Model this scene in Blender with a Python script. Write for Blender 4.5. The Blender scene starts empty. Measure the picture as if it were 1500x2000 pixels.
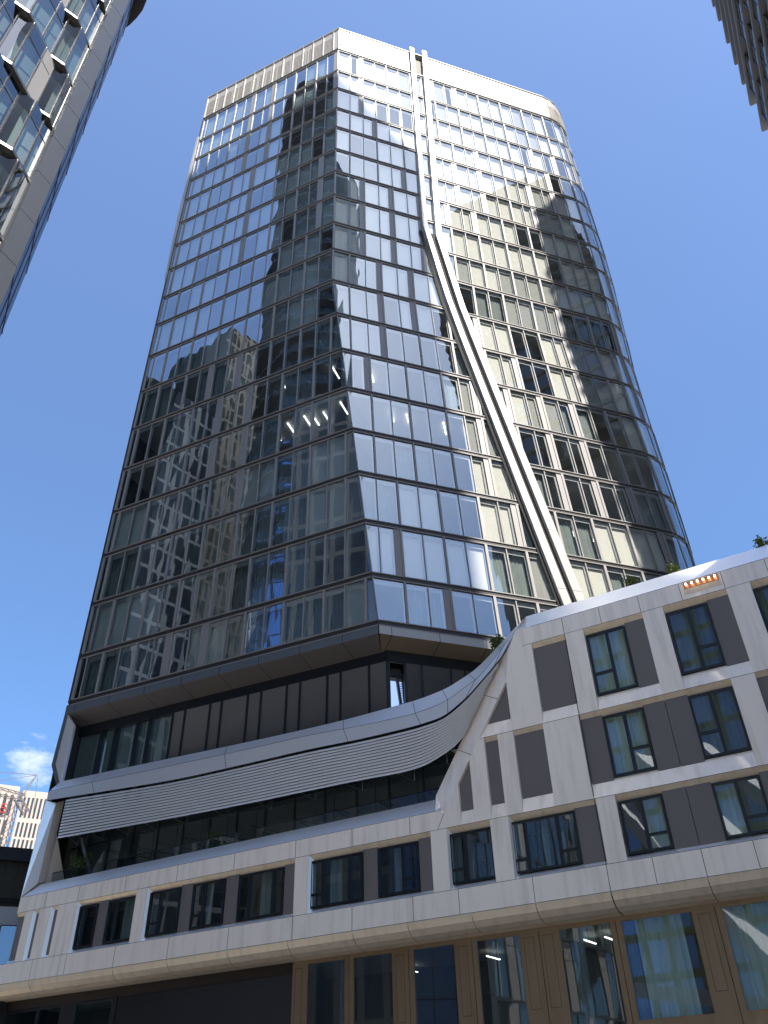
import bpy, math, random
from mathutils import Vector, Matrix
random.seed(7)
R_ = math.radians
C = bpy.context.scene.collection
SC = bpy.context.scene

# ------------------------------------------------------------------ camera
CAMPOS = Vector((0, 0, 1.6))
F_PX, ZX, ZY = 1600.0, 690 - 750.0, -(-1040 - 1000.0)
up = Vector((ZX, ZY, -F_PX)).normalized()
fw = Vector((0, 0, -1))
Yc = (fw - up * fw.dot(up)).normalized()
Xc = Yc.cross(up)
cd = bpy.data.cameras.new('camera'); cam = bpy.data.objects.new('camera', cd); C.objects.link(cam)
cam.matrix_world = Matrix.Translation(CAMPOS) @ Matrix((Xc, Yc, up)).to_4x4()
cd.sensor_fit = 'HORIZONTAL'; cd.sensor_width = 36; cd.lens = 36 * F_PX / 1500
cd.clip_end = 3000; cd.clip_start = 0.1
SC.camera = cam
SC.render.resolution_x = 768; SC.render.resolution_y = 1024

# ------------------------------------------------------------------ light
SUN_AZ, SUN_EL = 150.0, 58.0
w = bpy.data.worlds.new('World'); SC.world = w; w.use_nodes = True
nt = w.node_tree; nt.nodes.clear()
def WN(t): return nt.nodes.new(t)
out = WN('ShaderNodeOutputWorld'); bg = WN('ShaderNodeBackground'); sky = WN('ShaderNodeTexSky')
sky.sky_type = 'NISHITA'; sky.sun_disc = False
sky.sun_elevation = R_(SUN_EL); sky.sun_rotation = R_(SUN_AZ)
sky.air_density = 1.0; sky.dust_density = 0.7; sky.ozone_density = 2.2; sky.altitude = 100
bg.inputs['Strength'].default_value = 0.090
# a few small clouds low in the sky
tc = WN('ShaderNodeTexCoord')
noi = WN('ShaderNodeTexNoise'); noi.inputs['Scale'].default_value = 22; noi.inputs['Detail'].default_value = 7; noi.inputs['Roughness'].default_value = .6
mp = WN('ShaderNodeMapping'); mp.inputs['Scale'].default_value = (1, 1, 2.2)
nt.links.new(tc.outputs['Generated'], mp.inputs['Vector']); nt.links.new(mp.outputs['Vector'], noi.inputs['Vector'])
def cloud_mask(d, rad):
    dp = WN('ShaderNodeVectorMath'); dp.operation = 'DISTANCE'
    dp.inputs[1].default_value = d
    nt.links.new(tc.outputs['Generated'], dp.inputs[0])
    mr = WN('ShaderNodeMapRange'); mr.inputs['From Min'].default_value = 0; mr.inputs['From Max'].default_value = rad
    mr.inputs['To Min'].default_value = 1; mr.inputs['To Max'].default_value = 0
    nt.links.new(dp.outputs['Value'], mr.inputs['Value']); return mr.outputs['Result']
def pix_dir(x, y):
    v = Vector((x - 750, -(y - 1000), -F_PX)); v.normalize()
    return tuple(Matrix((Xc, Yc, up)) @ v)
m1 = cloud_mask((-.387, .857, .340), .040); m2 = cloud_mask((-.385, .880, .285), .034)
mx = WN('ShaderNodeMath'); mx.operation = 'MAXIMUM'; nt.links.new(m1, mx.inputs[0]); nt.links.new(m2, mx.inputs[1])
md = WN('ShaderNodeMath'); md.operation = 'MULTIPLY_ADD'; nt.links.new(noi.outputs['Fac'], md.inputs[0]); md.inputs[1].default_value = 2.2; md.inputs[2].default_value = -1.15
ms = WN('ShaderNodeMath'); ms.operation = 'ADD'; nt.links.new(mx.outputs[0], ms.inputs[0]); nt.links.new(md.outputs[0], ms.inputs[1])
mr = WN('ShaderNodeMapRange'); mr.inputs['From Min'].default_value = .22; mr.inputs['From Max'].default_value = 1.15; mr.inputs['To Max'].default_value = .85
nt.links.new(ms.outputs[0], mr.inputs['Value'])
mc = WN('ShaderNodeMath'); mc.operation = 'MULTIPLY'; nt.links.new(mr.outputs[0], mc.inputs[0])
gt = WN('ShaderNodeMath'); gt.operation = 'GREATER_THAN'; nt.links.new(mx.outputs[0], gt.inputs[0]); gt.inputs[1].default_value = .001
nt.links.new(gt.outputs[0], mc.inputs[1])
mixc = WN('ShaderNodeMixRGB'); nt.links.new(mc.outputs[0], mixc.inputs['Fac']); 
wb_ = WN('ShaderNodeMixRGB'); wb_.blend_type = 'MULTIPLY'; wb_.inputs['Fac'].default_value = 1; sxz = WN('ShaderNodeSeparateXYZ'); nt.links.new(tc.outputs['Generated'], sxz.inputs[0])
mz = WN('ShaderNodeMapRange'); mz.inputs['From Min'].default_value = .25; mz.inputs['From Max'].default_value = .93; nt.links.new(sxz.outputs['Z'], mz.inputs['Value'])
gz = WN('ShaderNodeMixRGB'); gz.inputs['Color1'].default_value = (.58, .80, 1.0, 1); gz.inputs['Color2'].default_value = (1.12, 1.15, 1.24, 1)
nt.links.new(mz.outputs[0], gz.inputs['Fac']); nt.links.new(gz.outputs[0], wb_.inputs['Color2'])
nt.links.new(sky.outputs[0], wb_.inputs['Color1']); nt.links.new(wb_.outputs[0], mixc.inputs['Color1'])
mixc.inputs['Color2'].default_value = (6.2, 6.3, 7.2, 1)
nt.links.new(mixc.outputs[0], bg.inputs['Color']); nt.links.new(bg.outputs[0], out.inputs['Surface'])

sd = bpy.data.lights.new('sun', 'SUN'); sun = bpy.data.objects.new('sun', sd); C.objects.link(sun)
sd.energy = 4.6; sd.angle = R_(.55); sd.color = (1, .955, .88)
sdir = Vector((math.sin(R_(SUN_AZ)) * math.cos(R_(SUN_EL)), math.cos(R_(SUN_AZ)) * math.cos(R_(SUN_EL)), math.sin(R_(SUN_EL))))
sun.rotation_euler = sdir.to_track_quat('Z', 'Y').to_euler(); sun.location = sdir * 300
SC.view_settings.view_transform = 'Standard'; SC.view_settings.look = 'None'
SC.view_settings.exposure = 1.42; SC.view_settings.gamma = 1

# ------------------------------------------------------------------ materials
def mat(name, col, rough=.5, metal=0., spec=.5, var=.06, vscale=.6, bump=0., bscale=30, emit=None, streak=0.):
    m = bpy.data.materials.new(name); m.use_nodes = True; n = m.node_tree
    b = n.nodes['Principled BSDF']
    b.inputs['Roughness'].default_value = rough; b.inputs['Metallic'].default_value = metal
    b.inputs['Specular IOR Level'].default_value = spec
    t = n.nodes.new('ShaderNodeTexCoord'); no = n.nodes.new('ShaderNodeTexNoise')
    no.inputs['Scale'].default_value = vscale; no.inputs['Detail'].default_value = 4
    n.links.new(t.outputs['Object'], no.inputs['Vector'])
    mx = n.nodes.new('ShaderNodeMixRGB')
    mx.inputs['Color1'].default_value = tuple(c * (1 - var) for c in col) + (1,)
    mx.inputs['Color2'].default_value = tuple(min(1, c * (1 + var)) for c in col) + (1,)
    n.links.new(no.outputs['Fac'], mx.inputs['Fac']); n.links.new(mx.outputs[0], b.inputs['Base Color'])
    if streak:
        mp_ = n.nodes.new('ShaderNodeMapping'); mp_.inputs['Scale'].default_value = (3.5, 3.5, .35); n.links.new(t.outputs['Object'], mp_.inputs['Vector'])
        n2 = n.nodes.new('ShaderNodeTexNoise'); n2.inputs['Scale'].default_value = 1.; n2.inputs['Detail'].default_value = 6; n.links.new(mp_.outputs[0], n2.inputs['Vector'])
        cr2 = n.nodes.new('ShaderNodeMapRange'); cr2.inputs['From Min'].default_value = .48; cr2.inputs['From Max'].default_value = .75; cr2.inputs['To Max'].default_value = streak
        n.links.new(n2.outputs['Fac'], cr2.inputs['Value'])
        m2 = n.nodes.new('ShaderNodeMixRGB'); m2.blend_type = 'MULTIPLY'; m2.inputs['Color2'].default_value = (.55, .52, .48, 1)
        n.links.new(cr2.outputs[0], m2.inputs['Fac']); n.links.new(mx.outputs[0], m2.inputs['Color1']); n.links.new(m2.outputs[0], b.inputs['Base Color'])
        ad = n.nodes.new('ShaderNodeMath'); ad.operation = 'MULTIPLY_ADD'; n.links.new(n2.outputs['Fac'], ad.inputs[0]); ad.inputs[1].default_value = .10; ad.inputs[2].default_value = rough - .05
        n.links.new(ad.outputs[0], b.inputs['Roughness'])
    if bump:
        nb = n.nodes.new('ShaderNodeTexNoise'); nb.inputs['Scale'].default_value = bscale
        n.links.new(t.outputs['Object'], nb.inputs['Vector'])
        bp = n.nodes.new('ShaderNodeBump'); bp.inputs['Strength'].default_value = 1; bp.inputs['Distance'].default_value = bump
        n.links.new(nb.outputs['Fac'], bp.inputs['Height']); n.links.new(bp.outputs[0], b.inputs['Normal'])
    if emit:
        b.inputs['Emission Color'].default_value = emit[:3] + (1,); b.inputs['Emission Strength'].default_value = emit[3]
    return m
def glass(name, tint, ior, wob=.012, wscale=.35, gcol=(.92, .96, 1)):
    m = bpy.data.materials.new(name); m.use_nodes = True; n = m.node_tree; n.nodes.clear()
    o = n.nodes.new('ShaderNodeOutputMaterial'); mix = n.nodes.new('ShaderNodeMixShader')
    tr = n.nodes.new('ShaderNodeBsdfTransparent'); gl = n.nodes.new('ShaderNodeBsdfGlossy')
    tr.inputs[0].default_value = tint + (1,); gl.inputs['Roughness'].default_value = 0.0; gl.inputs['Color'].default_value = gcol + (1,)
    # Schlick reflectance, the same from both sides of the pane
    ge = n.nodes.new('ShaderNodeNewGeometry'); dt = n.nodes.new('ShaderNodeVectorMath'); dt.operation = 'DOT_PRODUCT'
    n.links.new(ge.outputs['Incoming'], dt.inputs[0]); n.links.new(ge.outputs['Normal'], dt.inputs[1])
    ab = n.nodes.new('ShaderNodeMath'); ab.operation = 'ABSOLUTE'; n.links.new(dt.outputs['Value'], ab.inputs[0])
    om = n.nodes.new('ShaderNodeMath'); om.operation = 'SUBTRACT'; om.inputs[0].default_value = 1; n.links.new(ab.outputs[0], om.inputs[1])
    pw = n.nodes.new('ShaderNodeMath'); pw.operation = 'POWER'; n.links.new(om.outputs[0], pw.inputs[0]); pw.inputs[1].default_value = 5
    fr = n.nodes.new('ShaderNodeMath'); fr.operation = 'MULTIPLY_ADD'; n.links.new(pw.outputs[0], fr.inputs[0])
    r0 = ((ior - 1) / (ior + 1)) ** 2
    fr.inputs[1].default_value = 1 - r0; fr.inputs[2].default_value = r0
    t = n.nodes.new('ShaderNodeTexCoord'); no = n.nodes.new('ShaderNodeTexNoise'); no.inputs['Scale'].default_value = wscale; no.inputs['Detail'].default_value = 1.5
    mpn = n.nodes.new('ShaderNodeMapping'); mpn.inputs['Scale'].default_value = (2.2, 2.2, .55)
    n.links.new(t.outputs['Object'], mpn.inputs['Vector']); n.links.new(mpn.outputs['Vector'], no.inputs['Vector'])
    bp = n.nodes.new('ShaderNodeBump'); bp.inputs['Strength'].default_value = 1; bp.inputs['Distance'].default_value = wob
    n.links.new(no.outputs['Fac'], bp.inputs['Height']); n.links.new(bp.outputs[0], gl.inputs['Normal'])
    n.links.new(fr.outputs[0], mix.inputs[0]); n.links.new(tr.outputs[0], mix.inputs[1]); n.links.new(gl.outputs[0], mix.inputs[2])
    n.links.new(mix.outputs[0], o.inputs['Surface']); return m
def facade_mat(name, wall, pane, cw, ch, mort, rough=.08, metal=0.):
    """windows in a wall: brick texture laid in metres through the UVs"""
    m = bpy.data.materials.new(name); m.use_nodes = True; n = m.node_tree; b = n.nodes['Principled BSDF']
    t = n.nodes.new('ShaderNodeUVMap'); br = n.nodes.new('ShaderNodeTexBrick')
    br.offset = 0; br.squash = 1; br.inputs['Scale'].default_value = 1
    br.inputs['Brick Width'].default_value = cw; br.inputs['Row Height'].default_value = ch
    br.inputs['Mortar Size'].default_value = mort; br.inputs['Mortar Smooth'].default_value = 0
    br.inputs['Color1'].default_value = pane + (1,); br.inputs['Color2'].default_value = tuple(c * .6 for c in pane) + (1,)
    br.inputs['Mortar'].default_value = wall + (1,)
    n.links.new(t.outputs[0], br.inputs['Vector']); n.links.new(br.outputs['Color'], b.inputs['Base Color'])
    mr = n.nodes.new('ShaderNodeMapRange'); mr.inputs['To Min'].default_value = rough; mr.inputs['To Max'].default_value = .6
    n.links.new(br.outputs['Fac'], mr.inputs['Value']); n.links.new(mr.outputs[0], b.inputs['Roughness'])
    b.inputs['Specular IOR Level'].default_value = .9
    if metal:
        mr2 = n.nodes.new('ShaderNodeMapRange'); mr2.inputs['To Min'].default_value = metal; mr2.inputs['To Max'].default_value = 0
        n.links.new(br.outputs['Fac'], mr2.inputs['Value']); n.links.new(mr2.outputs[0], b.inputs['Metallic'])
    return m

M = {}
M['panel'] = mat('light_metal_panel', (.90, .795, .70), .34, .12, .5, .035, .25, streak=.42)
M['cap'] = mat('satin_aluminium_sheet', (.88, .86, .85), .28, .6, .5, .05, .3)
M['soffit'] = mat('soffit_panel_bounce_tint', (.74, .60, .44), .36, .2, .5, .04, .25, streak=.42)  # warm light bounced off the ground is put into this beige
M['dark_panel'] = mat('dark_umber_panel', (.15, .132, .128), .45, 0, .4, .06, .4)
M['joint'] = mat('joint_and_fin_shade', (.02, .02, .02), .8, 0, .2, 0)
M['window_frame'] = mat('anthracite_frame', (.014, .016, .020), .35, .2, .5, .05, 1)
M['mullion'] = mat('champagne_aluminium', (.24, .225, .215), .6, .2, .5, .05, .5)
M['slab'] = mat('slab_dark_and_shadow_gap', (.045, .04, .04), .45, .3, .4, .06, .6)
M['casement'] = mat('casement_frame', (.36, .36, .36), .5, 0, .4, .04, .6)
M['blind'] = mat('roller_blind', (.60, .585, .535), .8, 0, .2, .07, .12)
M['blind2'] = mat('roller_blind_grey', (.33, .33, .31), .8, 0, .2, .07, .12)
M['net'] = mat('net_curtain', (.20, .23, .22), .8, 0, .2, .2, 1.2)
M['room'] = mat('room_surface', (.09, .10, .105), .7, 0, .3, .3, .35)
M['ceil'] = mat('room_ceiling', (.32, .32, .31), .8, 0, .3, .1, .4)
M['cornice'] = mat('cornice_panel', (.36, .33, .29), .45, .1, .4, .04, .4)
M['slot'] = mat('cornice_slot', (.15, .135, .115), .7, 0, .2, .1, 1)
M['fin'] = mat('fin_cladding', (.42, .40, .38), .42, .2, .4, .03, .4, streak=.42)
M['louvre'] = mat('louvre_blade', (.88, .85, .82), .34, .15, .5, .04, .5)
M['extblind'] = mat('venetian_blind', (.13, .13, .135), .4, .3, .4, .08, 1)
M['brown'] = mat('bronze_frame', (.27, .18, .10), .38, .35, .5, .07, .5, streak=.42)
M['brown2'] = mat('bronze_frame_joint', (.025, .017, .012), .6, 0, .3, .05, 1)
M['mesh_screen'] = mat('dark_screen', (.014, .010, .010), .5, .2, .4, .1, 1)
M['curtain'] = mat('curtain_cloth', (.62, .70, .64), .85, 0, .1, .08, 1.5)
M['curtain_dark'] = mat('curtain_cloth_grey', (.22, .25, .25), .85, 0, .1, .08, 1.5)
M['glass_tower'] = glass('coated_facade_glass', (.95, .955, .93), 2.9, .0045, .5, (.84, .95, 1.))
M['glass_tower_L'] = glass('coated_facade_glass_west', (.74, .84, .88), 4.7, .0028, .55)  # copy of the tower glass, darker tint and stronger mirroring for the shaded left face
M['glass_hotel'] = glass('hotel_window_glass', (.68, .76, .76), 2.5, .006, .4)
M['glass_shop'] = glass('storefront_glass', (.66, .74, .74), 2.3, .006, .3)
M['glass_near'] = glass('facet_glass', (.66, .76, .76), 2.4, .008, .4)
M['copper'] = mat('copper_niche', (.45, .20, .10), .35, .7, .5, .1, 3)
M['bulb'] = mat('lit_bulb', (1, .85, .6), .5, 0, .2, 0, emit=(1., .72, .38, 4.))
M['tube'] = mat('lit_ceiling_tube', (1, 1, 1), .5, 0, .2, 0, emit=(1., .96, .88, 1.6))
M['leaf'] = mat('leaf', (.055, .085, .025), .6, 0, .3, .5, 6)
M['leaf_light'] = mat('leaf_fresh', (.14, .17, .04), .6, 0, .3, .4, 6)
M['bark'] = mat('bark', (.08, .055, .035), .8, 0, .2, .3, 8)
M['pot'] = mat('planter', (.10, .10, .10), .6)
M['near_frame'] = mat('facet_frame', (.075, .07, .068), .35, .5, .5, .06, .8)
M['near_col'] = mat('grey_column_panel', (.12, .13, .145), .4, .3, .5, .06, .4)
M['render_white'] = mat('pale_stone_render', (.42, .35, .30), .7, 0, .3, .06, .1)
M['win_far'] = mat('far_window', (.05, .055, .06), .2, 0, .6, .2, .2)
M['roofdark'] = mat('dark_roofing', (.02, .022, .03), .6, 0, .3, .1, .3)
M['wallbrown'] = mat('brown_cladding', (.04, .035, .026), .6, 0, .3, .1, .3)
M['red'] = mat('red_letter', (.55, .02, .02), .5)
M['white'] = mat('white_paint', (.36, .37, .39), .5, 0, .4, .05, .5)
M['crane'] = mat('crane_steel', (.14, .12, .11), .5, .2, .4, .1, .5)
M['slat'] = mat('stone_slat', (.14, .14, .155), .6, 0, .3, .08, .4)
M['tower_dark'] = mat('dark_recess', (.035, .028, .028), .7, 0, .3, .1, .3)
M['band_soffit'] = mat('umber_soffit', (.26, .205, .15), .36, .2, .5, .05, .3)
M['column'] = mat('dark_grey_column', (.055, .06, .07), .4, .3, .5, .06, .4)
M['face_glass'] = mat('sky_blue_painted_glass', (.13, .22, .42), .35, 0, .5, .1, .3)  # reflected sky put into a matt blue base colour
M['skyglass'] = mat('mirror_glass', (.62, .68, .74), .02, .9, .8, .02, .2)
M['blueglass'] = mat('blue_reflecting_glass', (.16, .20, .25), .05, .75, .8, .1, .2)
M['ground'] = mat('paving', (.46, .43, .38), .85, 0, .3, .12, .35, bump=.002)
M['facadeA'] = facade_mat('grid_facade_beige', (.33, .30, .25), (.10, .12, .14), 1.55, 3.5, .22, .3)
M['facadeG'] = facade_mat('blue_glass_facade', (.03, .04, .06), (.34, .54, .92), 1.3, 3.9, .10, .06, .85)
M['facadeD'] = facade_mat('dark_facade', (.035, .035, .035), (.02, .028, .03), 1.4, 3.6, .3, .9)
M['facadeD'].node_tree.nodes['Principled BSDF'].inputs['Specular IOR Level'].default_value = .05
M['facadeC'] = facade_mat('sky_blue_pane_facade', (.15, .17, .05), (.26, .48, .95), 2.4, 3.3, .36, .15, .35)  # pane blue stands for mirrored sky, put into the base colour
M['facadeP'] = facade_mat('pale_bay_facade', (.62, .56, .45), (.05, .05, .05), 1.7, 3.6, .24, .5)
M['facadeB'] = facade_mat('stone_grid_facade', (.20, .19, .18), (.07, .085, .10), 2.0, 3.04, .45)

# ------------------------------------------------------------------ mesh helpers
class MB:
    def __init__(s): s.v = []; s.f = []; s.m = []; s.ml = []; s.uv = []
    def mi(s, k):
        if k not in s.ml: s.ml.append(k)
        return s.ml.index(k)
    def poly(s, pts, k, uv=None):
        i = len(s.v); s.v += [Vector(p) for p in pts]; s.f.append(tuple(range(i, i + len(pts)))); s.m.append(s.mi(k))
        s.uv.append(uv or [(0, 0)] * len(pts))
    def hexa(s, a, b, k):
        """a, b: matching quads (front, back)"""
        s.poly(a, k); s.poly(b[::-1], k)
        n = len(a)
        for i in range(n):
            j = (i + 1) % n
            s.poly([a[j], a[i], b[i], b[j]], k)
    def beam(s, p, q, wd, k, wd2=None, upv=Vector((0, 0, 1))):
        p = Vector(p); q = Vector(q); d = (q - p).normalized()
        if abs(d.dot(upv)) > .97: upv = Vector((1, 0, 0))
        x = d.cross(upv).normalized() * wd / 2; y = d.cross(x).normalized() * (wd2 or wd) / 2
        a = [p + x + y, p - x + y, p - x - y, p + x - y]; b = [c + (q - p) for c in a]
        s.hexa(a, b, k)
    def tri_count(s): return len(s.f)
    def empty(s): return not s.f
    def build(s, name, parent=None, org=None, smooth=False):
        me = bpy.data.meshes.new(name)
        org = Vector(org) if org is not None else Vector((0, 0, 0))
        me.from_pydata([tuple(v - org) for v in s.v], [], s.f)
        for k in s.ml: me.materials.append(M[k])
        me.polygons.foreach_set('material_index', s.m)
        ul = me.uv_layers.new(name='UVMap')
        fl = [c for u in s.uv for p in u for c in p]; ul.data.foreach_set('uv', fl)
        me.update()
        o = bpy.data.objects.new(name, me); C.objects.link(o)
        if parent:
            o.parent = parent; o.location = org - parent.location
        else: o.location = org
        return o
def empty(name, loc, label, cat, group=None):
    o = bpy.data.objects.new(name, None); C.objects.link(o); o.location = loc; o.empty_display_size = .5
    o['label'] = label; o['category'] = cat
    if group: o['group'] = group
    return o
def tag(o, label, cat, group=None):
    o['label'] = label; o['category'] = cat
    if group: o['group'] = group
    return o
def structure(o): o['kind'] = 'structure'; return o

# ------------------------------------------------------------------ ground
g = MB(); g.poly([(-900, -900, 0), (900, -900, 0), (900, 900, 0), (-900, 900, 0)], 'ground'); structure(g.build('ground'))

# ================================================================== TOWER
ZS = [83.66, 79.43, 75.97, 72.31, 69.04, 65.45, 62.09, 58.71, 55.05, 51.76, 48.16, 44.43, 40.76, 37.14, 33.63, 30.3, 26.9, 23.54, 20.81]
P0 = Vector((-3.03, 33.88, 0))
dL = Vector((.9122, -.4097, 0)); nL = Vector((-.4097, -.9122, 0))
dR = Vector((.946, .325, 0)); nR = Vector((.325, -.946, 0))
ZK, ZB = 48.16, 20.81
def tk(z): return 0. if z >= ZK else (ZK - z) / (ZK - ZB)
LV = 2.855                                   # slide of the corner along the left face
shift = dL * LV
S0, OFF = shift.dot(dR), shift.dot(nR)
VL0 = -15.13
RAD = 3.8
def s1(z):
    if z >= 60: return 22.0
    return 22.0 - (60 - z) / 30 * 1.85
def PL(a, z, o=0.):
    p = P0 + dL * a + nL * o; return Vector((p.x, p.y, z))
def PR(a, z, o=0.):
    t = tk(z); e = s1(z)
    if a <= e: p = P0 + dR * a + nR * (OFF * t + o)
    else:
        th = (a - e) / RAD
        c = P0 + dR * e + nR * (OFF * t - RAD)
        p = c + (nR * math.cos(th) + dR * math.sin(th)) * (RAD + o)
    return Vector((p.x, p.y, z))
def cL(z): return LV * tk(z)
def cR(z): return S0 * tk(z)
class Face: pass
FL = Face(); FL.P = PL; FL.kind = 'L'
FR = Face(); FR.P = PR; FR.kind = 'R'
def strip(mb, f, a0b, a1b, a0t, a1t, z0, z1, o, k):
    n = 1
    if f.kind == 'R' and max(a1b, a1t) > 19.5: n = 3 if a1b - a0b > .5 else 1
    for i in range(n):
        u0, u1 = i / n, (i + 1) / n
        b0 = a0b + (a1b - a0b) * u0; b1 = a0b + (a1b - a0b) * u1
        t0 = a0t + (a1t - a0t) * u0; t1 = a0t + (a1t - a0t) * u1
        mb.poly([f.P(b0, z0, o), f.P(b1, z0, o), f.P(t1, z1, o), f.P(t0, z1, o)], k)
def vbar(mb, f, ab, at_, wd, z0, z1, o0, o1, k):
    h = wd / 2
    A = [f.P(ab - h, z0, o1), f.P(ab + h, z0, o1), f.P(at_ + h, z1, o1), f.P(at_ - h, z1, o1)]
    B = [f.P(ab - h, z0, o0), f.P(ab + h, z0, o0), f.P(at_ + h, z1, o0), f.P(at_ - h, z1, o0)]
    mb.poly(A, k); mb.poly([A[1], B[1], B[2], A[2]], k); mb.poly([B[0], A[0], A[3], B[3]], k); mb.poly([A[0], B[0], B[1], A[1]], k)
def hbar(mb, f, a0, a1, z0, z1, o0, o1, k, step=1.2):
    n = max(1, int((a1 - a0) / step)) if (f.kind == 'R') else 1
    for i in range(n):
        x0 = a0 + (a1 - a0) * i / n; x1 = a0 + (a1 - a0) * (i + 1) / n
        mb.poly([f.P(x0, z0, o1), f.P(x1, z0, o1), f.P(x1, z1, o1), f.P(x0, z1, o1)], k)
        mb.poly([f.P(x0, z0, o0), f.P(x1, z0, o0), f.P(x1, z0, o1), f.P(x0, z0, o1)], k)
        mb.poly([f.P(x0, z1, o1), f.P(x1, z1, o1), f.P(x1, z1, o0), f.P(x0, z1, o0)], k)

tower = empty('glass_tower', (-3, 40, 0), 'tall dark glass tower with pale cornice, rounded corner and two slanting white fins', 'skyscraper')
def rnd(*k): return random.Random(str(k)).random()
REND = 22.0 + RAD * R_(112)
def fin_left_s(z): return 7.15 if z > 57.5 else 7.15 + (57.5 - z) / 33.1 * 4.95
modules = []
PITCH = {'L': 1.13, 'R': 1.18}
for k in range(18):
    zt, zb = ZS[k], ZS[k + 1]
    for f in (FL, FR):
        pt = PITCH[f.kind]
        # list of boundaries (bottom, top)
        if f.kind == 'R':
            cb, ct = cR(zb), cR(zt)
            gs = [i * pt for i in range(0, int(REND / pt) + 1)]
            gs = [x for x in gs if x > max(cb, ct) + .30]
            bnd = [(cb, ct)] + [(x, x) for x in gs]
            idx = [None] + [round(x / pt) for x in gs]
        else:
            cb, ct = cL(zb), cL(zt)
            gs = [i * pt for i in range(-13, 6)]
            gs = [x for x in gs if x < min(cb, ct) - .30]
            bnd = [(VL0, VL0)] + [(x, x) for x in gs] + [(cb, ct)]
            idx = [None] + [round(x / pt) for x in gs] + [None]
        i = 0; n = len(bnd)
        par = (k // 3) % 2 if f.kind == 'R' else (k // 4) % 2
        while i < n - 1:
            j = i + 1
            if j < n - 1:
                nxt = idx[j]
                if nxt is None or (nxt + par) % 2 == 1: j = i + 2
            j = min(j, n - 1)
            modules.append((k, f, bnd[i:j + 1]))
            i = j
# rank modules by the size they show in the picture
def proj(p):
    q = Matrix((Xc, Yc, up)).transposed() @ (p - CAMPOS)
    return (750 + F_PX * q.x / -q.z, 1000 - F_PX * q.y / -q.z)
def marea(md):
    k, f, b = md
    q = [f.P(b[0][0], ZS[k + 1]), f.P(b[-1][0], ZS[k + 1]), f.P(b[-1][1], ZS[k]), f.P(b[0][1], ZS[k])]
    e = nR if f.kind == 'R' else nL
    s = [proj(p) for p in q]
    a = 0
    for i in range(4): a += s[i][0] * s[(i + 1) % 4][1] - s[(i + 1) % 4][0] * s[i][1]
    cx = sum(p[0] for p in s) / 4; cy = sum(p[1] for p in s) / 4
    lim = 1205 - max(0, cx - 1000) * .29 if cx > 1000 else (1205 + max(0, 1000 - cx) * .9)
    if cy > lim: return 0
    return abs(a) / 2 * (1 if (a > 0) == (marea.sign) else -1)
marea.sign = True
s_test = marea(modules[0]); 
if s_test < 0: marea.sign = False
order = sorted(range(len(modules)), key=lambda i: -marea(modules[i]))
big = set(order[:100])
rest_frame, rest_pane, rest_blind = MB(), MB(), MB()
def pane_quad(mb, f, P, z0, z1, k, seed):
    rr = random.Random(str(seed)); w_ = [rr.gauss(0, .0022) for _ in range(4)]
    n = 3 if (f.kind == 'R' and P[1] > 19.5) else 1
    if n == 3: strip(mb, f, P[0], P[1], P[2], P[3], z0, z1, 0., k); return
    mb.poly([f.P(P[0], z0, w_[0]), f.P(P[1], z0, w_[1]), f.P(P[3], z1, w_[2]), f.P(P[2], z1, w_[3])], k)
def curtain_strip(mb, f, a0, a1, z0, z1, o, k, amp=.03, n=None, seed=0):
    n = n or max(4, int((a1 - a0) / .09)); rr = random.Random(seed); pts = []
    for i in range(n + 1):
        a = a0 + (a1 - a0) * i / n
        pts.append((a, o + (amp if i % 2 else -amp) * (.5 + rr.random())))
    for i in range(n):
        mb.poly([f.P(pts[i][0], z0, pts[i][1]), f.P(pts[i + 1][0], z0, pts[i + 1][1]), f.P(pts[i + 1][0], z1, pts[i + 1][1]), f.P(pts[i][0], z1, pts[i][1])], k)
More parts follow.
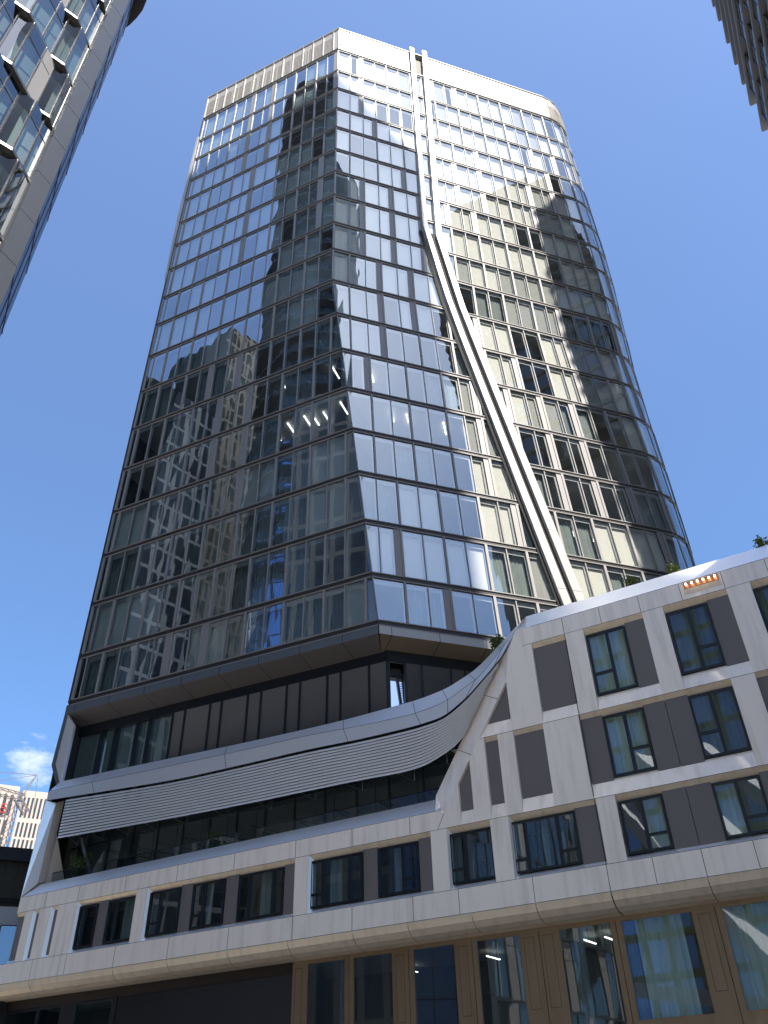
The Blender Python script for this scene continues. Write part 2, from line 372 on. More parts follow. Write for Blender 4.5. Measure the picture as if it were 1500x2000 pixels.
for mi_, (k, f, b) in enumerate(modules):
    zt, zb = ZS[k] - .17, ZS[k + 1] + .17
    isbig = mi_ in big
    fr, pn, bl = (MB(), MB(), MB()) if isbig else (rest_frame, rest_pane, rest_blind)
    pns = []
    gk = 'glass_tower' if f.kind == 'R' else 'glass_tower_L'
    tt = lambda pair, z: pair[0] + (pair[1] - pair[0]) * (z - ZS[k + 1]) / (ZS[k] - ZS[k + 1])
    # opaque infill strip on one side
    mid = (b[0][0] + b[-1][0]) / 2
    col = round(mid / (2 * PITCH[f.kind]))
    run = (k + col * 2) // 3
    infill = rnd('inf', f.kind, col, run) < ((.56 if mid > 8 else .42) if f.kind == 'R' else .33) and len(b) == 3
    right_end = b[-1]
    if f.kind == 'L' and b[-1][0] != b[-1][1]: infill = False
    cells = [[b[i], b[i + 1]] for i in range(len(b) - 1)]
    if infill:
        wv = .40
        a0 = (b[-1][0] - wv, b[-1][1] - wv)
        strip(fr, f, a0[0], b[-1][0], a0[1], b[-1][1], zb, zt, .02, 'mullion')
        cells[-1][1] = a0
    for ci, (p, q) in enumerate(cells):
        P = [tt(p, zb), tt(q, zb), tt(p, zt), tt(q, zt)]
        if isbig: pn = MB(); pns.append(pn)
        pane_quad(pn, f, P, zb, zt, gk, (k, mi_, ci))
        h = zt - zb
        # casement ring behind the glass
        ins, top, bot = .13, .30, .07
        o = -.09
        if min(P[1] - P[0], P[3] - P[2]) > .45:
            strip(fr, f, P[0], P[1], tt(p, zt - top) if False else P[2], P[3], zt - top, zt, o, 'casement')
            strip(fr, f, P[0], P[1], P[0], P[1], zb, zb + bot, o, 'casement')
            strip(fr, f, P[0], P[0] + ins, P[2], P[2] + ins, zb + bot, zt - top, o, 'casement')
            strip(fr, f, P[1] - ins, P[1], P[3] - ins, P[3], zb + bot, zt - top, o, 'casement')
        c_ = (P[0] + P[1]) / 2
        openp = .16
        if k in (12, 13): openp = .75
        elif k in (14, 17): openp = .5
        elif k >= 10: openp = .30
        if f.kind == 'R' and c_ < 7.4 and k < 11: openp = .05
        if f.kind == 'R' and c_ > 8: openp *= (.5 if k not in (12, 13) else .45)
        if f.kind == 'R' and c_ < 4.5 and k in (15, 16): openp = 0
        r = rnd('bl', f.kind, round(c_, 1) if ci == 0 else round(c_ - .01, 1), k)
        r2 = rnd('b2', f.kind, round(c_ / 2.3), k)
        cur = (k >= 10 and r2 < .42) if f.kind == 'L' else (k >= 9 and r2 < .30)
        if r2 > 1 - openp * .9: continue
        if cur:
            curtain_strip(bl, f, min(P[0], P[2]) + .02, P[1] - .02, zb, zt, -.32, 'net', .025, seed=(k, mi_, ci).__hash__())
        elif r < .93:
            strip(bl, f, P[0] + .03, P[1] - .03, P[2] + .03, P[3] - .03, zb, zt, -.18, 'blind2' if rnd('tone', f.kind, round(c_ / 2.36), k // 2) < (.36 if k > 7 else .10) else 'blind')
    # mullions
    for i, (p, q) in enumerate(b):
        heavy = i in (0,)
        if i == len(b) - 1: continue
        if p != q:
            if f.kind == 'R': vbar(fr, f, tt((p, q), zb) + .03, tt((p, q), zt) + .03, .05, zb, zt, -.05, .03, 'mullion')
            continue
        vbar(fr, f, p, q, (.15 if f.kind == 'R' and p > 8 else .11) if heavy else .055, zb, zt, -.06, .07 if heavy else .035, 'mullion')
    if isbig:
        org = f.P(b[0][0], zb, 0)
        wo = fr.build('window', tower, org)
        for pn in pns:
            po = pn.build('pane', wo, org); po.location = (0, 0, 0)
        if not bl.empty():
            bo = bl.build('blind', wo, org); bo.location = (0, 0, 0)
wo = rest_frame.build('window', tower, (-3, 36, 55)); wo['kind'] = 'stuff'
po = rest_pane.build('pane', tower, (-3, 36, 55)); po['kind'] = 'stuff'
po = rest_blind.build('blind', tower, (-3, 36, 55)); po['kind'] = 'stuff'

# slab edges between the storeys, shadow of their recess painted as dark strips
sb = MB()
for k in range(19):
    z = ZS[k]
    for f, a0, a1 in ((FL, VL0, cL(z)), (FR, cR(z), REND)):
        if f is FR:
            # keep strips under the tilt: build per 1.2 m
            pass
        hbar(sb, f, a0, a1, z - .165, z + .165, -.12, .015, 'slab')
        hbar(sb, f, a0, a1, z - .17, z - .125, .01, .075, 'mullion')
        hbar(sb, f, a0, a1, z + .115, z + .165, .01, .065, 'mullion')
# corner post and left edge post
for k in range(18):
    z1_, z0_ = ZS[k], ZS[k + 1]
    a = [PL(VL0 - .22, z0_, .06), PL(VL0, z0_, .06), PL(VL0, z1_, .06), PL(VL0 - .22, z1_, .06)]
    b_ = [PL(VL0 - .22, z0_, -.6), PL(VL0, z0_, -.6), PL(VL0, z1_, -.6), PL(VL0 - .22, z1_, -.6)]
    sb.hexa(a, b_, 'slab')
sb.build('facade_grid', tower, (-3, 36, 50))

# rooms behind the glass: slabs, ceilings and a core
rm = MB()
for k in range(19):
    z = ZS[k]
    for f, a0, a1, st in ((FL, VL0, cL(z), 4.), (FR, cR(z), REND, 1.6)):
        n = max(1, int((a1 - a0) / st))
        for i in range(n):
            x0 = a0 + (a1 - a0) * i / n; x1 = a0 + (a1 - a0) * (i + 1) / n
            for zz, kk in ((z - .20, 'ceil'), (z + .20, 'room')):
                rm.poly([f.P(x0, zz, -.10), f.P(x1, zz, -.10), f.P(x1, zz, -3.2), f.P(x0, zz, -3.2)], kk)
for k in range(18):
    z1_, z0_ = ZS[k], ZS[k + 1]
    for f, a0, a1 in ((FL, VL0, (cL(z1_), cL(z0_))), (FR, (cR(z1_), cR(z0_)), REND)):
        n = 12
        for i in range(n):
            def at(u, top):
                A0 = a0 if not isinstance(a0, tuple) else a0[0 if top else 1]
                A1 = a1 if not isinstance(a1, tuple) else a1[0 if top else 1]
                return A0 + (A1 - A0) * u
            rm.poly([f.P(at(i / n, 0), z0_, -3.2), f.P(at((i + 1) / n, 0), z0_, -3.2), f.P(at((i + 1) / n, 1), z1_, -3.2), f.P(at(i / n, 1), z1_, -3.2)], 'room')
rm.build('interior', tower, (-3, 38, 50))
# back walls and roof
bk = MB()
Lp = PL(VL0 - .2, 0, 0); Rp = PR(REND, 60, 0)
pts = [Vector((Lp.x, Lp.y, 0)), Vector((-9.5, 60, 0)), Vector((15, 64, 0)), Vector((Rp.x, Rp.y, 0))]
for i in range(3):
    a, b2 = pts[i], pts[i + 1]
    bk.poly([(b2.x, b2.y, 0), (a.x, a.y, 0), (a.x, a.y, 88), (b2.x, b2.y, 88)], 'slab')
bk.poly([(p.x, p.y, 87.6) for p in pts[::-1]] + [PL(0, 87.6), PR(22, 87.6)][::-1] if False else [PL(VL0, 87.6, -.1), PL(0, 87.6, -.1), PR(22, 87.6, -.1), PR(25, 87.6, -.1), PR(REND, 87.6, -.1), (15, 64, 87.6), (-9.5, 60, 87.6)], 'slab')
bk.build('rear_wall', tower, (0, 50, 0))

# cornice
co = MB()
ZC0, ZC1 = ZS[0] + .17, 88.26
for f, a0, a1 in ((FL, VL0 - .05, .04), (FR, 0.0, REND)):
    pt = PITCH[f.kind]
    n = int((a1 - a0) / pt)
    hbar(co, f, a0, a1, ZC0, ZC0 + .12, -.2, .10, 'slab')
    hbar(co, f, a0, a1, ZC1 - .10, ZC1, -.4, .16, 'cornice')
    if f.kind == 'R':
        gaps = [(0, 7.15), (9.05, REND)]
    else: gaps = [(a0, a1)]
    for g0, g1 in gaps:
        hbar(co, f, g0, g1, ZC0 + .12, ZC1 - .10, -.3, .06 if f.kind == 'L' else .08, 'cornice', .8)
    x = a0
    i = 0
    zr1 = ZC0 + (ZC1 - ZC0) * (.66 if f.kind == 'R' else .70)
    while x < a1 - .1:
        x1_ = min(x + pt, a1)
        skip = f.kind == 'R' and (7.0 < (x + x1_) / 2 < 9.1)
        if not skip:
            if f.kind == 'L':
                m_ = 6
                for j in range(m_):
                    c0 = x + .12 + (pt - .24) * j / m_
                    if rnd('sl', i, j) < .8:
                        co.poly([f.P(c0, ZC0 + .2, .066), f.P(c0 + .095, ZC0 + .2, .066), f.P(c0 + .095, zr1, .066), f.P(c0, zr1, .066)], 'slot')
                vbar(co, f, x, x, .05, ZC0 + .1, ZC1 + .16, .0, .16, 'cornice')
            else:
                m_ = 9
                for j in range(m_):
                    c0 = x + .06 + (pt - .08) * j / m_
                    vbar(co, f, c0 + .02, c0 + .02, .045, ZC0 + .15, zr1 - .0, .0, .115, 'cornice')
                    if (j * 7 + i * 3) % 5 < 3:
                        co.poly([f.P(c0 + .05, ZC0 + .2, .086), f.P(c0 + .10, ZC0 + .2, .086), f.P(c0 + .10, zr1 - .1, .086), f.P(c0 + .05, zr1 - .1, .086)], 'soffit')
                vbar(co, f, x, x, .02, ZC0 + .12, ZC1 - .11, .0, .0865, 'slot')
        x += pt; i += 1
# grey strip between the fins
hbar(co, FR, 7.5, 8.9, ZC0 + .12, ZC1 - .25, -.3, -.15, 'slot')
co.build('cornice', tower, (-3, 36, 84))

# fins
def fin(name, pth, dep):
    mb = MB()
    for (a0, a1, z0), (b0, b1, z1_) in zip(pth[:-1], pth[1:]):
        n = max(1, int(abs(z1_ - z0) / 4))
        for i in range(n):
            u0, u1 = i / n, (i + 1) / n
            zz0 = z0 + (z1_ - z0) * u0; zz1 = z0 + (z1_ - z0) * u1 - .025 * (1 if z1_ > z0 else -1)
            A0, A1 = a0 + (b0 - a0) * u0, a1 + (b1 - a1) * u0
            B0, B1 = a0 + (b0 - a0) * u1, a1 + (b1 - a1) * u1
            F = [PR(A0, zz0, dep), PR(A1, zz0, dep), PR(B1, zz1, dep), PR(B0, zz1, dep)]
            Bk = [PR(A0, zz0, -.05), PR(A1, zz0, -.05), PR(B1, zz1, -.05), PR(B0, zz1, -.05)]
            mb.hexa(F, Bk, 'fin')
    return mb.build(name, tower, PR(8, 50))
fin('fin', [(12.75, 13.25, 18.6), (11.83, 12.35, 24.4), (6.92, 7.30, 57.8), (7.30, 7.72, 89.0)], .32)
fin('fin', [(13.65, 14.18, 18.6), (12.72, 13.25, 24.4), (7.98, 8.42, 56.6), (8.60, 9.08, 89.2)], .32)
gap = MB()   # gap between the fins and a strip beside them, shade painted black
zz = [18.6, 24.4, 57, 88.0]; aa = [(13.2, 13.7), (12.3, 12.8), (7.3, 8.0), (7.7, 8.62)]
gp = MB()
for i in range(3):
    for j in range(8):
        u0, u1 = j / 8, (j + 1) / 8
        f0 = lambda u: (aa[i][0] + (aa[i + 1][0] - aa[i][0]) * u, aa[i][1] + (aa[i + 1][1] - aa[i][1]) * u, zz[i] + (zz[i + 1] - zz[i]) * u)
        A, B = f0(u0), f0(u1)
        if i < 2: gp.poly([PR(A[0], A[2], .09), PR(A[1], A[2], .09), PR(B[1], B[2], .09), PR(B[0], B[2], .09)], 'joint')
        if i < 2: gp.poly([PR(A[0] - .66, A[2], .10), PR(A[0] - .40, A[2], .10), PR(B[0] - .40, B[2], .10), PR(B[0] - .66, B[2], .10)], 'joint')  # painted shadow line left of the left fin
gp.build('fin_shade', tower, PR(8, 50))
# white blade on the far left edge
lf = MB()
for a, b2 in (((15.28, 15.46, 57.6), (15.30, 15.62, 66)), ((15.30, 15.62, 66), (15.26, 15.50, 80.3))):
    F = [PL(-a[1], a[2], .1), PL(-a[0], a[2], .1), PL(-b2[0], b2[2], .1), PL(-b2[1], b2[2], .1)]
    B = [p - nL * 1.0 for p in F]; lf.hexa(F, B, 'fin')
lf.build('edge_blade', tower, PL(-15.2, 57))

# base band, soffit, recessed storey
ba = MB()
zb1, zb0 = 20.70, 20.20
def cbz(): return cL(20.5), cR(20.5)
cl, cr = cL(20.5), cR(20.5)
hbar(ba, FL, VL0 - .25, cl, zb0, zb1 - .02, -.1, .06, 'near_col')
hbar(ba, FR, cr, REND, zb0, zb1 - .02, -.1, .06, 'casement')
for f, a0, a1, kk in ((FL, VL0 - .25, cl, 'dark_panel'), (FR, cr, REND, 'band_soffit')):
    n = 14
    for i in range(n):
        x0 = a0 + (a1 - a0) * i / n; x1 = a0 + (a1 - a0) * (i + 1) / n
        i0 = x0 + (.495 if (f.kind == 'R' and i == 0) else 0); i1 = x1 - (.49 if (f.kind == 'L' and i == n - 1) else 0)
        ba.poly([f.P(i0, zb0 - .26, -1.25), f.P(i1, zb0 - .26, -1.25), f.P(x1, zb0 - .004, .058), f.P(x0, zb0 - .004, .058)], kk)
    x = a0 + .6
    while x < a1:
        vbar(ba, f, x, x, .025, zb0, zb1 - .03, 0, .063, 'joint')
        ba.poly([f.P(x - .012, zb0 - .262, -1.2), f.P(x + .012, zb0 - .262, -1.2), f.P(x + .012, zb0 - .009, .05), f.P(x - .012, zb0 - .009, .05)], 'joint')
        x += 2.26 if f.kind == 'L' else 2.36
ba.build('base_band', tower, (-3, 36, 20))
rc = MB(); rcg = MB()
cP = Vector((-.37, 32.68, 0))
ML, MR = 1.24, 1.02
def QL(v, z, o=0): p = P0 + dL * v + nL * (o - ML); return Vector((p.x, p.y, z))
def QR(v, z, o=0): p = cP + dR * v + nR * (o - MR); return Vector((p.x, p.y, z))
class FQL: P = staticmethod(QL); kind = 'q'
class FQR: P = staticmethod(QR); kind = 'q'
ZL0, ZL1 = 14.6, 19.45
ve = 2.78
for F_, a0, a1 in ((FQL, -15.9, ve), (FQR, .72, 16)):
    hbar(rc, F_, a0, a1, ZL1, ZL1 + .62, -.05, .05, 'window_frame', 99)
    a1r = 2.25 if F_ is FQL else a1
    strip(rc, F_, a0, a1r, a0, a1r, ZL0, ZL1 + .1, -.30 if F_ is FQL else -1.2, 'room')
LV_ = [-15.87, -13.81, -12.86, -11.48, -10.7, -9.24, -8.5, -6.99, -6.31, -4.79, -4.03, -2.59, -1.86, -.39, .32, 1.79, 2.72]
for i, v in enumerate(LV_):
    vbar(rc, FQL, v, v, .11, ZL0, ZL1, -.1, .06, 'window_frame')
    if i < len(LV_) - 1:
        v1 = LV_[i + 1]
        if i >= 5:
            n = 34
            for j in range(n):
                z = ZL0 + (ZL1 - ZL0) * j / n; dz = (ZL1 - ZL0) / n
                rc.poly([QL(v + .05, z, -.03), QL(v1 - .05, z, -.03), QL(v1 - .05, z + dz * .90, .05), QL(v + .05, z + dz * .90, .05)], 'extblind')
        else:
            rcg = MB(); rcg.poly([QL(v + .05, ZL0, -.05), QL(v1 - .05, ZL0, -.05), QL(v1 - .05, ZL1, -.05), QL(v + .05, ZL1, -.05)], 'glass_hotel'); rcg.build('pane', tower, QL(v, ZL0, 0))
            curtain_strip(rc, FQL, v + .1, v1 - .1, ZL0, ZL1, -.22, 'net' if i != 0 else 'curtain_dark', .03, seed=i)
RV_ = [.72, 1.53, 2.34, 3.79, 4.51, 5.9, 6.7, 8.2]
vbar(rc, FQR, .72, .72, .14, ZL0, ZL1, -.1, .06, 'window_frame')
for i, v in enumerate(RV_[:-1]):
    v1 = RV_[i + 1]; vbar(rc, FQR, v1, v1, .10, ZL0, ZL1, -.1, .06, 'window_frame')
    if i == 0:
        rcg = MB(); rcg.poly([QR(v - .3, ZL0, .04), QR(v1, ZL0, .04), QR(v1, ZL1, -.60), QR(v - .3, ZL1, -.60)], 'skyglass'); rcg.build('sky_mirror_pane', tower, QR(v, ZL0, 0))  # pane made a mirror and tipped back so it reflects open sky
    else:
        n = 34
        for j in range(n):
            z = ZL0 + (ZL1 - ZL0) * j / n; dz = (ZL1 - ZL0) / n
            rc.poly([QR(v + .05, z, -.03), QR(v1 - .05, z, -.03), QR(v1 - .05, z + dz * .90, .05), QR(v + .05, z + dz * .90, .05)], 'extblind')
rc.build('recessed_storey', tower, (-3, 36, 16))
# wedge-shaped cheek at the left end
wd = MB()
A = [PL(-15.42, 20.2, .02), PL(-15.2, 20.2, .02), PL(-15.28, 17.5, -.0), PL(-14.7, 16.4, -.0), PL(-14.9, 16.35, -.0), PL(-15.55, 17.5, 0)]
wd.hexa(A, [p - nL * .2 for p in A], 'near_col')
A = [PL(-15.19, 20.15, .0), PL(-14.62, 19.45, -.02), PL(-14.62, 16.3, -.02), PL(-14.72, 16.45, 0), PL(-15.27, 17.5, 0)]
wd.hexa(A, [p - nL * .15 for p in A], 'cap')
wd.build('end_cheek', tower, PL(-15, 17))

# ceiling lights seen through the open panes
def tube(p, d):
    mb = MB(); p = Vector(p); d = Vector(d).normalized() * .55
    mb.beam(p - d, p + d, .09, 'tube', .05); mb.build('ceiling_light', tower, p)
dz_ = Vector((.35, .93, 0))
for a, z in ((-3.8, 42.7 - 1.0), (-.3, 40.3), (.4, 36.8), (-.9, 36.8), (-2.1, 36.8), (-3.3, 36.8), (-4.4, 36.8), (-1.6, 36.8)):
    k = min(range(18), key=lambda q: abs(ZS[q] - .45 - z)); tube(PL(a, ZS[k] - .32, -1.1 - rnd(a) * .4), dz_)
for a, z in ((2.9, 40), (4.0, 36), (5.1, 36), (7.5, 36), (8.9, 36), (16.2, 30), (17.3, 30), (18.0, 30), (14.8, 29.8)):
    k = min(range(18), key=lambda q: abs(ZS[q] - .45 - z)); tube(PR(a, ZS[k] - .32, -1.0 - rnd(a) * .4), Vector((.2, 1, 0)))

# ================================================================== PODIUM (hotel)
J = Vector((6.4417, 26.4262, 0)); dP = Vector((.87435, -.48526, 0)); nP = Vector((-.48526, -.87435, 0))
def T(s, z, o=0.):
    p = J + dP * s + nP * o; return Vector((p.x, p.y, z))
SCAM, DCAM = 7.191, 26.232
def TK(s, z, o):
    """measured on the facade plane, standing o metres off it: true place"""
    kf = (DCAM - o) / DCAM
    return T(SCAM + (s - SCAM) * kf, 1.6 + (z - 1.6) * kf, o)
class FT: P = staticmethod(T); kind = 't'
class FTK: P = staticmethod(TK); kind = 't'
hotel = empty('hotel_building', (0, 31, 0), 'pale panelled low hotel with dark infill panels, louvred terrace screen and sloping roofline', 'building')
wl = MB()
def pan(poly, k='panel', o=0., dep=.5, mb=None):
    mb = mb or wl
    A = [T(s, z, o) for s, z in poly]; B = [T(s, z, o - dep) for s, z in poly]; mb.hexa(A, B, k)
def quadK(a, b, c, d, k, mb=None):
    (mb or wl).poly([T(*a), T(*b), T(*c), T(*d)], k)
RW = -.14                                        # plane of windows and infills
def sdiag(z): return -5.33 + .6687 * (z - 10.91)
SE = 16.0                                        # right end, beyond the frame
SJ = .022                                        # half joint
# bands
pan([(-2.20, 16.40), (0, 16.40), (0, 17.10), (-1.82, 17.10)]); pan([(SJ, 16.40), (SE, 16.40), (SE, 17.10), (SJ, 17.10)])
def cap_(s0_, s1__, z0, z1_, bk_, kk='cap'):
    wl.poly([T(s0_, z0, 0), T(s1__, z0, 0), TK(s1__, z1_, -bk_), TK(s0_ + .5, z1_, -bk_)], kk)
cap_(-1.82, SE, 17.105, 17.57, .55)
wl.poly([TK(-1.32, 17.57, -.55), TK(SE, 17.57, -.55), T(SE, 17.80, -6), T(-1.3, 17.8, -6)], 'roofdark')
pan([(-33, 7.62), (0, 7.62), (0, 8.40), (-33, 8.40)]); pan([(SJ, 7.62), (SE, 7.62), (SE, 8.40), (SJ, 8.40)])
# piers: row 1
for a, b2 in ((.04, .72), (2.88, 3.61), (5.77, 6.54), (8.70, 9.40), (11.6, 12.3)): pan([(a, 13.27), (b2, 13.27), (b2, 16.40), (a, 16.40)])
pan([(-2.45, 13.27), (-1.28, 13.27), (-1.28, 16.40), (-2.20, 16.40), (-2.45, 15.18)])
# row 2
for a, b2 in ((-3.03, -2.43), (-1.31, -SJ), (5.05, 5.78), (7.95, 8.7), (10.9, 11.6)): pan([(a, 10.41), (b2, 10.41), (b2, 13.27), (a, 13.27)])
pan([(-4.19, 10.41), (-3.56, 10.41), (-3.56, 13.27), (-3.75, 13.27), (-4.19, 12.61)])
pan([(-5.66, 10.41), (-4.71, 10.41), (-4.71, 11.83), (-5.33, 10.91), (-5.66, 11.05)])
# row 3
for a, b2 in ((.06, .68), (-3.64, -2.98), (-5.90, -5.28), (-11.60, -10.98), (-19.50, -18.90), (-24.00, -22.86), (-25.14, -24.44), (-26.05, -25.56), (9.4, 10.1)):
    pan([(a, 8.40), (b2, 8.40), (b2, 10.41), (a, 10.41)])
pan([(-26.60, 10.41), (-5.66, 10.41), (-5.66, 11.05), (-26.60, 11.05)])
# terrace sill slope
wl.poly([T(-26.5, 11.055, 0), T(-5.42, 11.055, 0), T(-5.55, 11.60, -.42), T(-26.0, 11.60, -.42)], 'cap')
wl.poly([T(-26.0, 11.60, -.42), T(-5.5, 11.60, -.42), T(-5.5, 11.55, -1.0), T(-26.0, 11.55, -1.0)], 'cap')
# sloped spandrels: bottom edge on the face, top edge back at the window plane
def span(s0_, s1_a, zlow, zhigh, k='panel'):
    wl.poly([T(s0_, zlow, -.003), T(s1_a, zlow, -.003), T(s1_a, zhigh, RW - .03), T(s0_, zhigh, RW - .03)], k)
for a, b2 in ((-1.28, SJ), (.72, 2.88), (3.61, 5.77), (6.54, 8.7), (9.4, 11.6)): span(a, b2, 13.27, 13.80)
wl.poly([T(-3.75, 13.27, -.003), T(-2.45, 13.27, -.003), T(-2.45, 13.78, RW), T(-3.42, 13.78, RW)], 'panel')
for a, b2 in ((-4.71, -4.19), (-3.56, -3.03), (-2.43, -1.31), (-SJ, 5.05), (5.78, 7.95), (8.7, 10.9)): span(a, b2, 10.41, 10.96)
for a, b2 in ((-26.6, -26.05), (-25.56, -25.14), (-24.44, -24.0), (-22.86, -19.5), (-18.9, -11.6), (-10.98, -5.9), (-5.28, -3.64), (-2.98, .06), (.68, 9.4), (10.1, 13)): span(a, b2, 8.40, 8.56, 'cap')
# lintel bevels (undersides), beige standing in for ground bounce
def lint(a, b2, zf, zh):
    wl.poly([T(a, zh, RW - .05), T(b2, zh, RW - .05), T(b2, zf, -.002), T(a, zf, -.002)], 'soffit')
for a, b2 in ((-1.28, .04), (.72, 2.88), (3.61, 5.77), (6.54, 8.7), (9.4, 11.6)): lint(a, b2, 16.40, 16.19)
for a, b2 in ((-3.56, -3.03), (-2.43, -1.31), (-SJ, 5.05), (5.78, 7.95), (8.7, 10.9)): lint(a, b2, 13.27, 13.08)
for a, b2 in ((-26.6, -26.05), (-25.56, -25.14), (-24.44, -24.0), (-22.86, -19.5), (-18.9, -11.6), (-10.98, -5.9), (-5.28, -3.64), (-2.98, .06), (.68, 9.4), (10.1, 13)): lint(a, b2, 10.41, 10.22)
# jamb bevels on the left of openings
def jamb(a, z0, z1_):
    wl.poly([T(a, z0, -.002), T(a + .11, z0, RW - .02), T(a + .11, z1_, RW - .02), T(a, z1_, -.002)], 'cap')
for a in (-25.56, -24.44, -22.86, -18.9, -10.98, -5.28, -2.98): jamb(a, 8.42, 10.38)
# infill panels
def inf(poly): pan(poly, 'dark_panel', RW, .08)
inf([(-1.28, 13.75), (.04, 13.75), (.04, 16.25), (-1.28, 16.25)])
inf([(-3.45, 13.72), (-2.45, 13.72), (-2.45, 15.22)])
inf([(-2.43, 10.9), (-1.31, 10.9), (-1.31, 13.15), (-2.43, 13.15)]); inf([(-3.56, 10.9), (-3.03, 10.9), (-3.03, 13.15), (-3.56, 13.15)])
inf([(-4.71, 10.9), (-4.19, 10.9), (-4.19, 12.62), (-4.71, 11.83)])
for a, b2 in ((2.17, 2.88), (5.05, 5.77), (7.98, 8.7), (10.9, 11.6)): inf([(a, 13.75), (b2, 13.75), (b2, 16.25), (a, 16.25)])
for a, b2 in ((-SJ + .03, .735), (2.16, 2.862), (2.88, 3.62), (5.78, 6.5), (8.7, 9.4)): inf([(a, 10.9), (b2, 10.9), (b2, 13.15), (a, 13.15)])
for a, b2 in ((2.11, 2.835), (2.855, 3.60), (5.01, 6.4), (7.8, 9.4), (-.73, .04), (-8.70, -8.10), (-6.45, -5.9), (-12.15, -11.6), (-14.92, -14.29), (-17.17, -16.56), (-21.69, -21.10), (-26.6, -26.05), (-25.56, -25.14), (-24.44, -24.0)):
    inf([(a, 8.5), (b2, 8.5), (b2, 10.3), (a, 10.3)])
# joints between panels
jt = MB()
def joint(sA, zA, sB, zB, wdt=.018, o=.0025):
    d = Vector((sB - sA, zB - zA)).normalized(); nx, nz = -d.y * wdt / 2, d.x * wdt / 2
    jt.poly([T(sA + nx, zA + nz, o), T(sA - nx, zA - nz, o), T(sB - nx, zB - nz, o), T(sB + nx, zB + nz, o)], 'joint')
jt.poly([T(0, 7.62, -.02), T(SJ, 7.62, -.02), T(SJ, 17.1, -.02), T(0, 17.1, -.02)], 'joint')
for z, a, b2 in ((8.405, -33, 13), (10.405, -26.6, 14), (11.045, -26.5, -5.6), (17.095, -1.2, 14), (16.405, -1.63, 14), (13.265, -3.7, 11), (7.635, -33, 14)): joint(a, z, b2, z, .014)
for s in (1.42, 2.86, 4.32, 5.76, 7.2, 8.7): joint(s, 7.65, s, 8.39); joint(s, 16.42, s, 17.08)
for s in (-30.2, -27.2, -24.9, -22.9, -20.2, -17.4, -14.5, -11.6, -9.1, -6.7, -5.0, -2.4): joint(s, 7.65, s, 8.39)
for s in (-24.9, -22.9, -20.2, -17.4, -14.5, -11.6, -9.1, -6.7): joint(s, 10.42, s, 11.04)
for (a, za), (b2, zb_) in (((-4.09, 12.75), (-4.62, 13.05)), ((-2.84, 14.58), (-3.35, 14.85)), ((-5.33, 10.91), (-5.6, 10.43))): joint(a, za, b2, zb_)
jt.build('panel_joints', hotel, T(0, 8))
# sloping frame beside the louvres
dg = MB()
Lp_ = [(-5.60, 11.58), (-4.43, 13.35), (-2.59, 16.13), (-2.18, 16.68), (-1.40, 17.49)]
Rp_ = [(-5.33, 10.91), (-4.09, 12.75), (-2.45, 15.18), (-2.20, 16.40), (-1.82, 17.10)]
for i in range(4):
    dg.poly([TK(*Lp_[i], -.30), T(*Rp_[i], 0), T(*Rp_[i + 1], 0), TK(*Lp_[i + 1], -.30)], 'panel')
    dg.poly([T(*Rp_[i], -.003), T(*Rp_[i], -.5), T(*Rp_[i + 1], -.5), T(*Rp_[i + 1], -.003)], 'panel')
    dg.poly([TK(*Lp_[i], -1.2), TK(*Lp_[i], -.30), TK(*Lp_[i + 1], -.30), TK(*Lp_[i + 1], -1.2)], 'panel')
dg.poly([T(-5.66, 11.05, .001), T(-5.33, 10.91, .001), TK(-5.6, 11.58, -.30)], 'panel')
dg.poly([TK(-1.40, 17.49, -.30), T(-1.82, 17.10, 0), TK(-1.32, 17.57, -.55)], 'cap')
dg.build('raking_frame', hotel, T(-5, 11))
# upper band (eaves of the terrace)
top = [(-25.69, 16.13), (-22, 15.95), (-18.37, 15.76), (-14.5, 15.56), (-11.2, 15.42), (-9, 15.37), (-6.93, 15.38), (-6.2, 15.39), (-5.52, 15.45), (-4.9, 15.54), (-4.37, 15.70), (-3.75, 15.93), (-3.2, 16.24), (-2.39, 16.83), (-1.36, 17.55)]
mid_ = [(-26.3, 15.80), (-22.4, 15.60), (-18.5, 15.42), (-14.6, 15.24), (-11.2, 15.12), (-9, 14.97), (-6.85, 14.87), (-6.1, 14.88), (-5.35, 14.95), (-4.7, 15.12), (-4.12, 15.37), (-3.5, 15.66), (-2.9, 16.12), (-2.28, 16.70), (-1.38, 17.52)]
low = [(-26.4, 15.36), (-22, 15.00), (-18.19, 14.72), (-14.5, 14.60), (-11.2, 14.52), (-8.72, 14.40), (-6.66, 14.36), (-5.9, 14.38), (-5.21, 14.44), (-4.8, 14.58), (-4.45, 14.76), (-4.0, 15.02), (-3.67, 15.27), (-2.59, 16.14), (-2.18, 16.66)]
bd = MB()
def dense(l, m=4):
    r = []
    for i in range(len(l) - 1):
        p0 = l[max(i - 1, 0)]; p1 = l[i]; p2 = l[i + 1]; p3 = l[min(i + 2, len(l) - 1)]
        for j in range(m):
            t = j / m
            r.append(tuple(.5 * ((2 * p1[c]) + (-p0[c] + p2[c]) * t + (2 * p0[c] - 5 * p1[c] + 4 * p2[c] - p3[c]) * t * t + (-p0[c] + 3 * p1[c] - 3 * p2[c] + p3[c]) * t ** 3) for c in (0, 1)))
    r.append(l[-1]); return r
tD, mD, lD = dense(top), dense(mid_), dense(low)
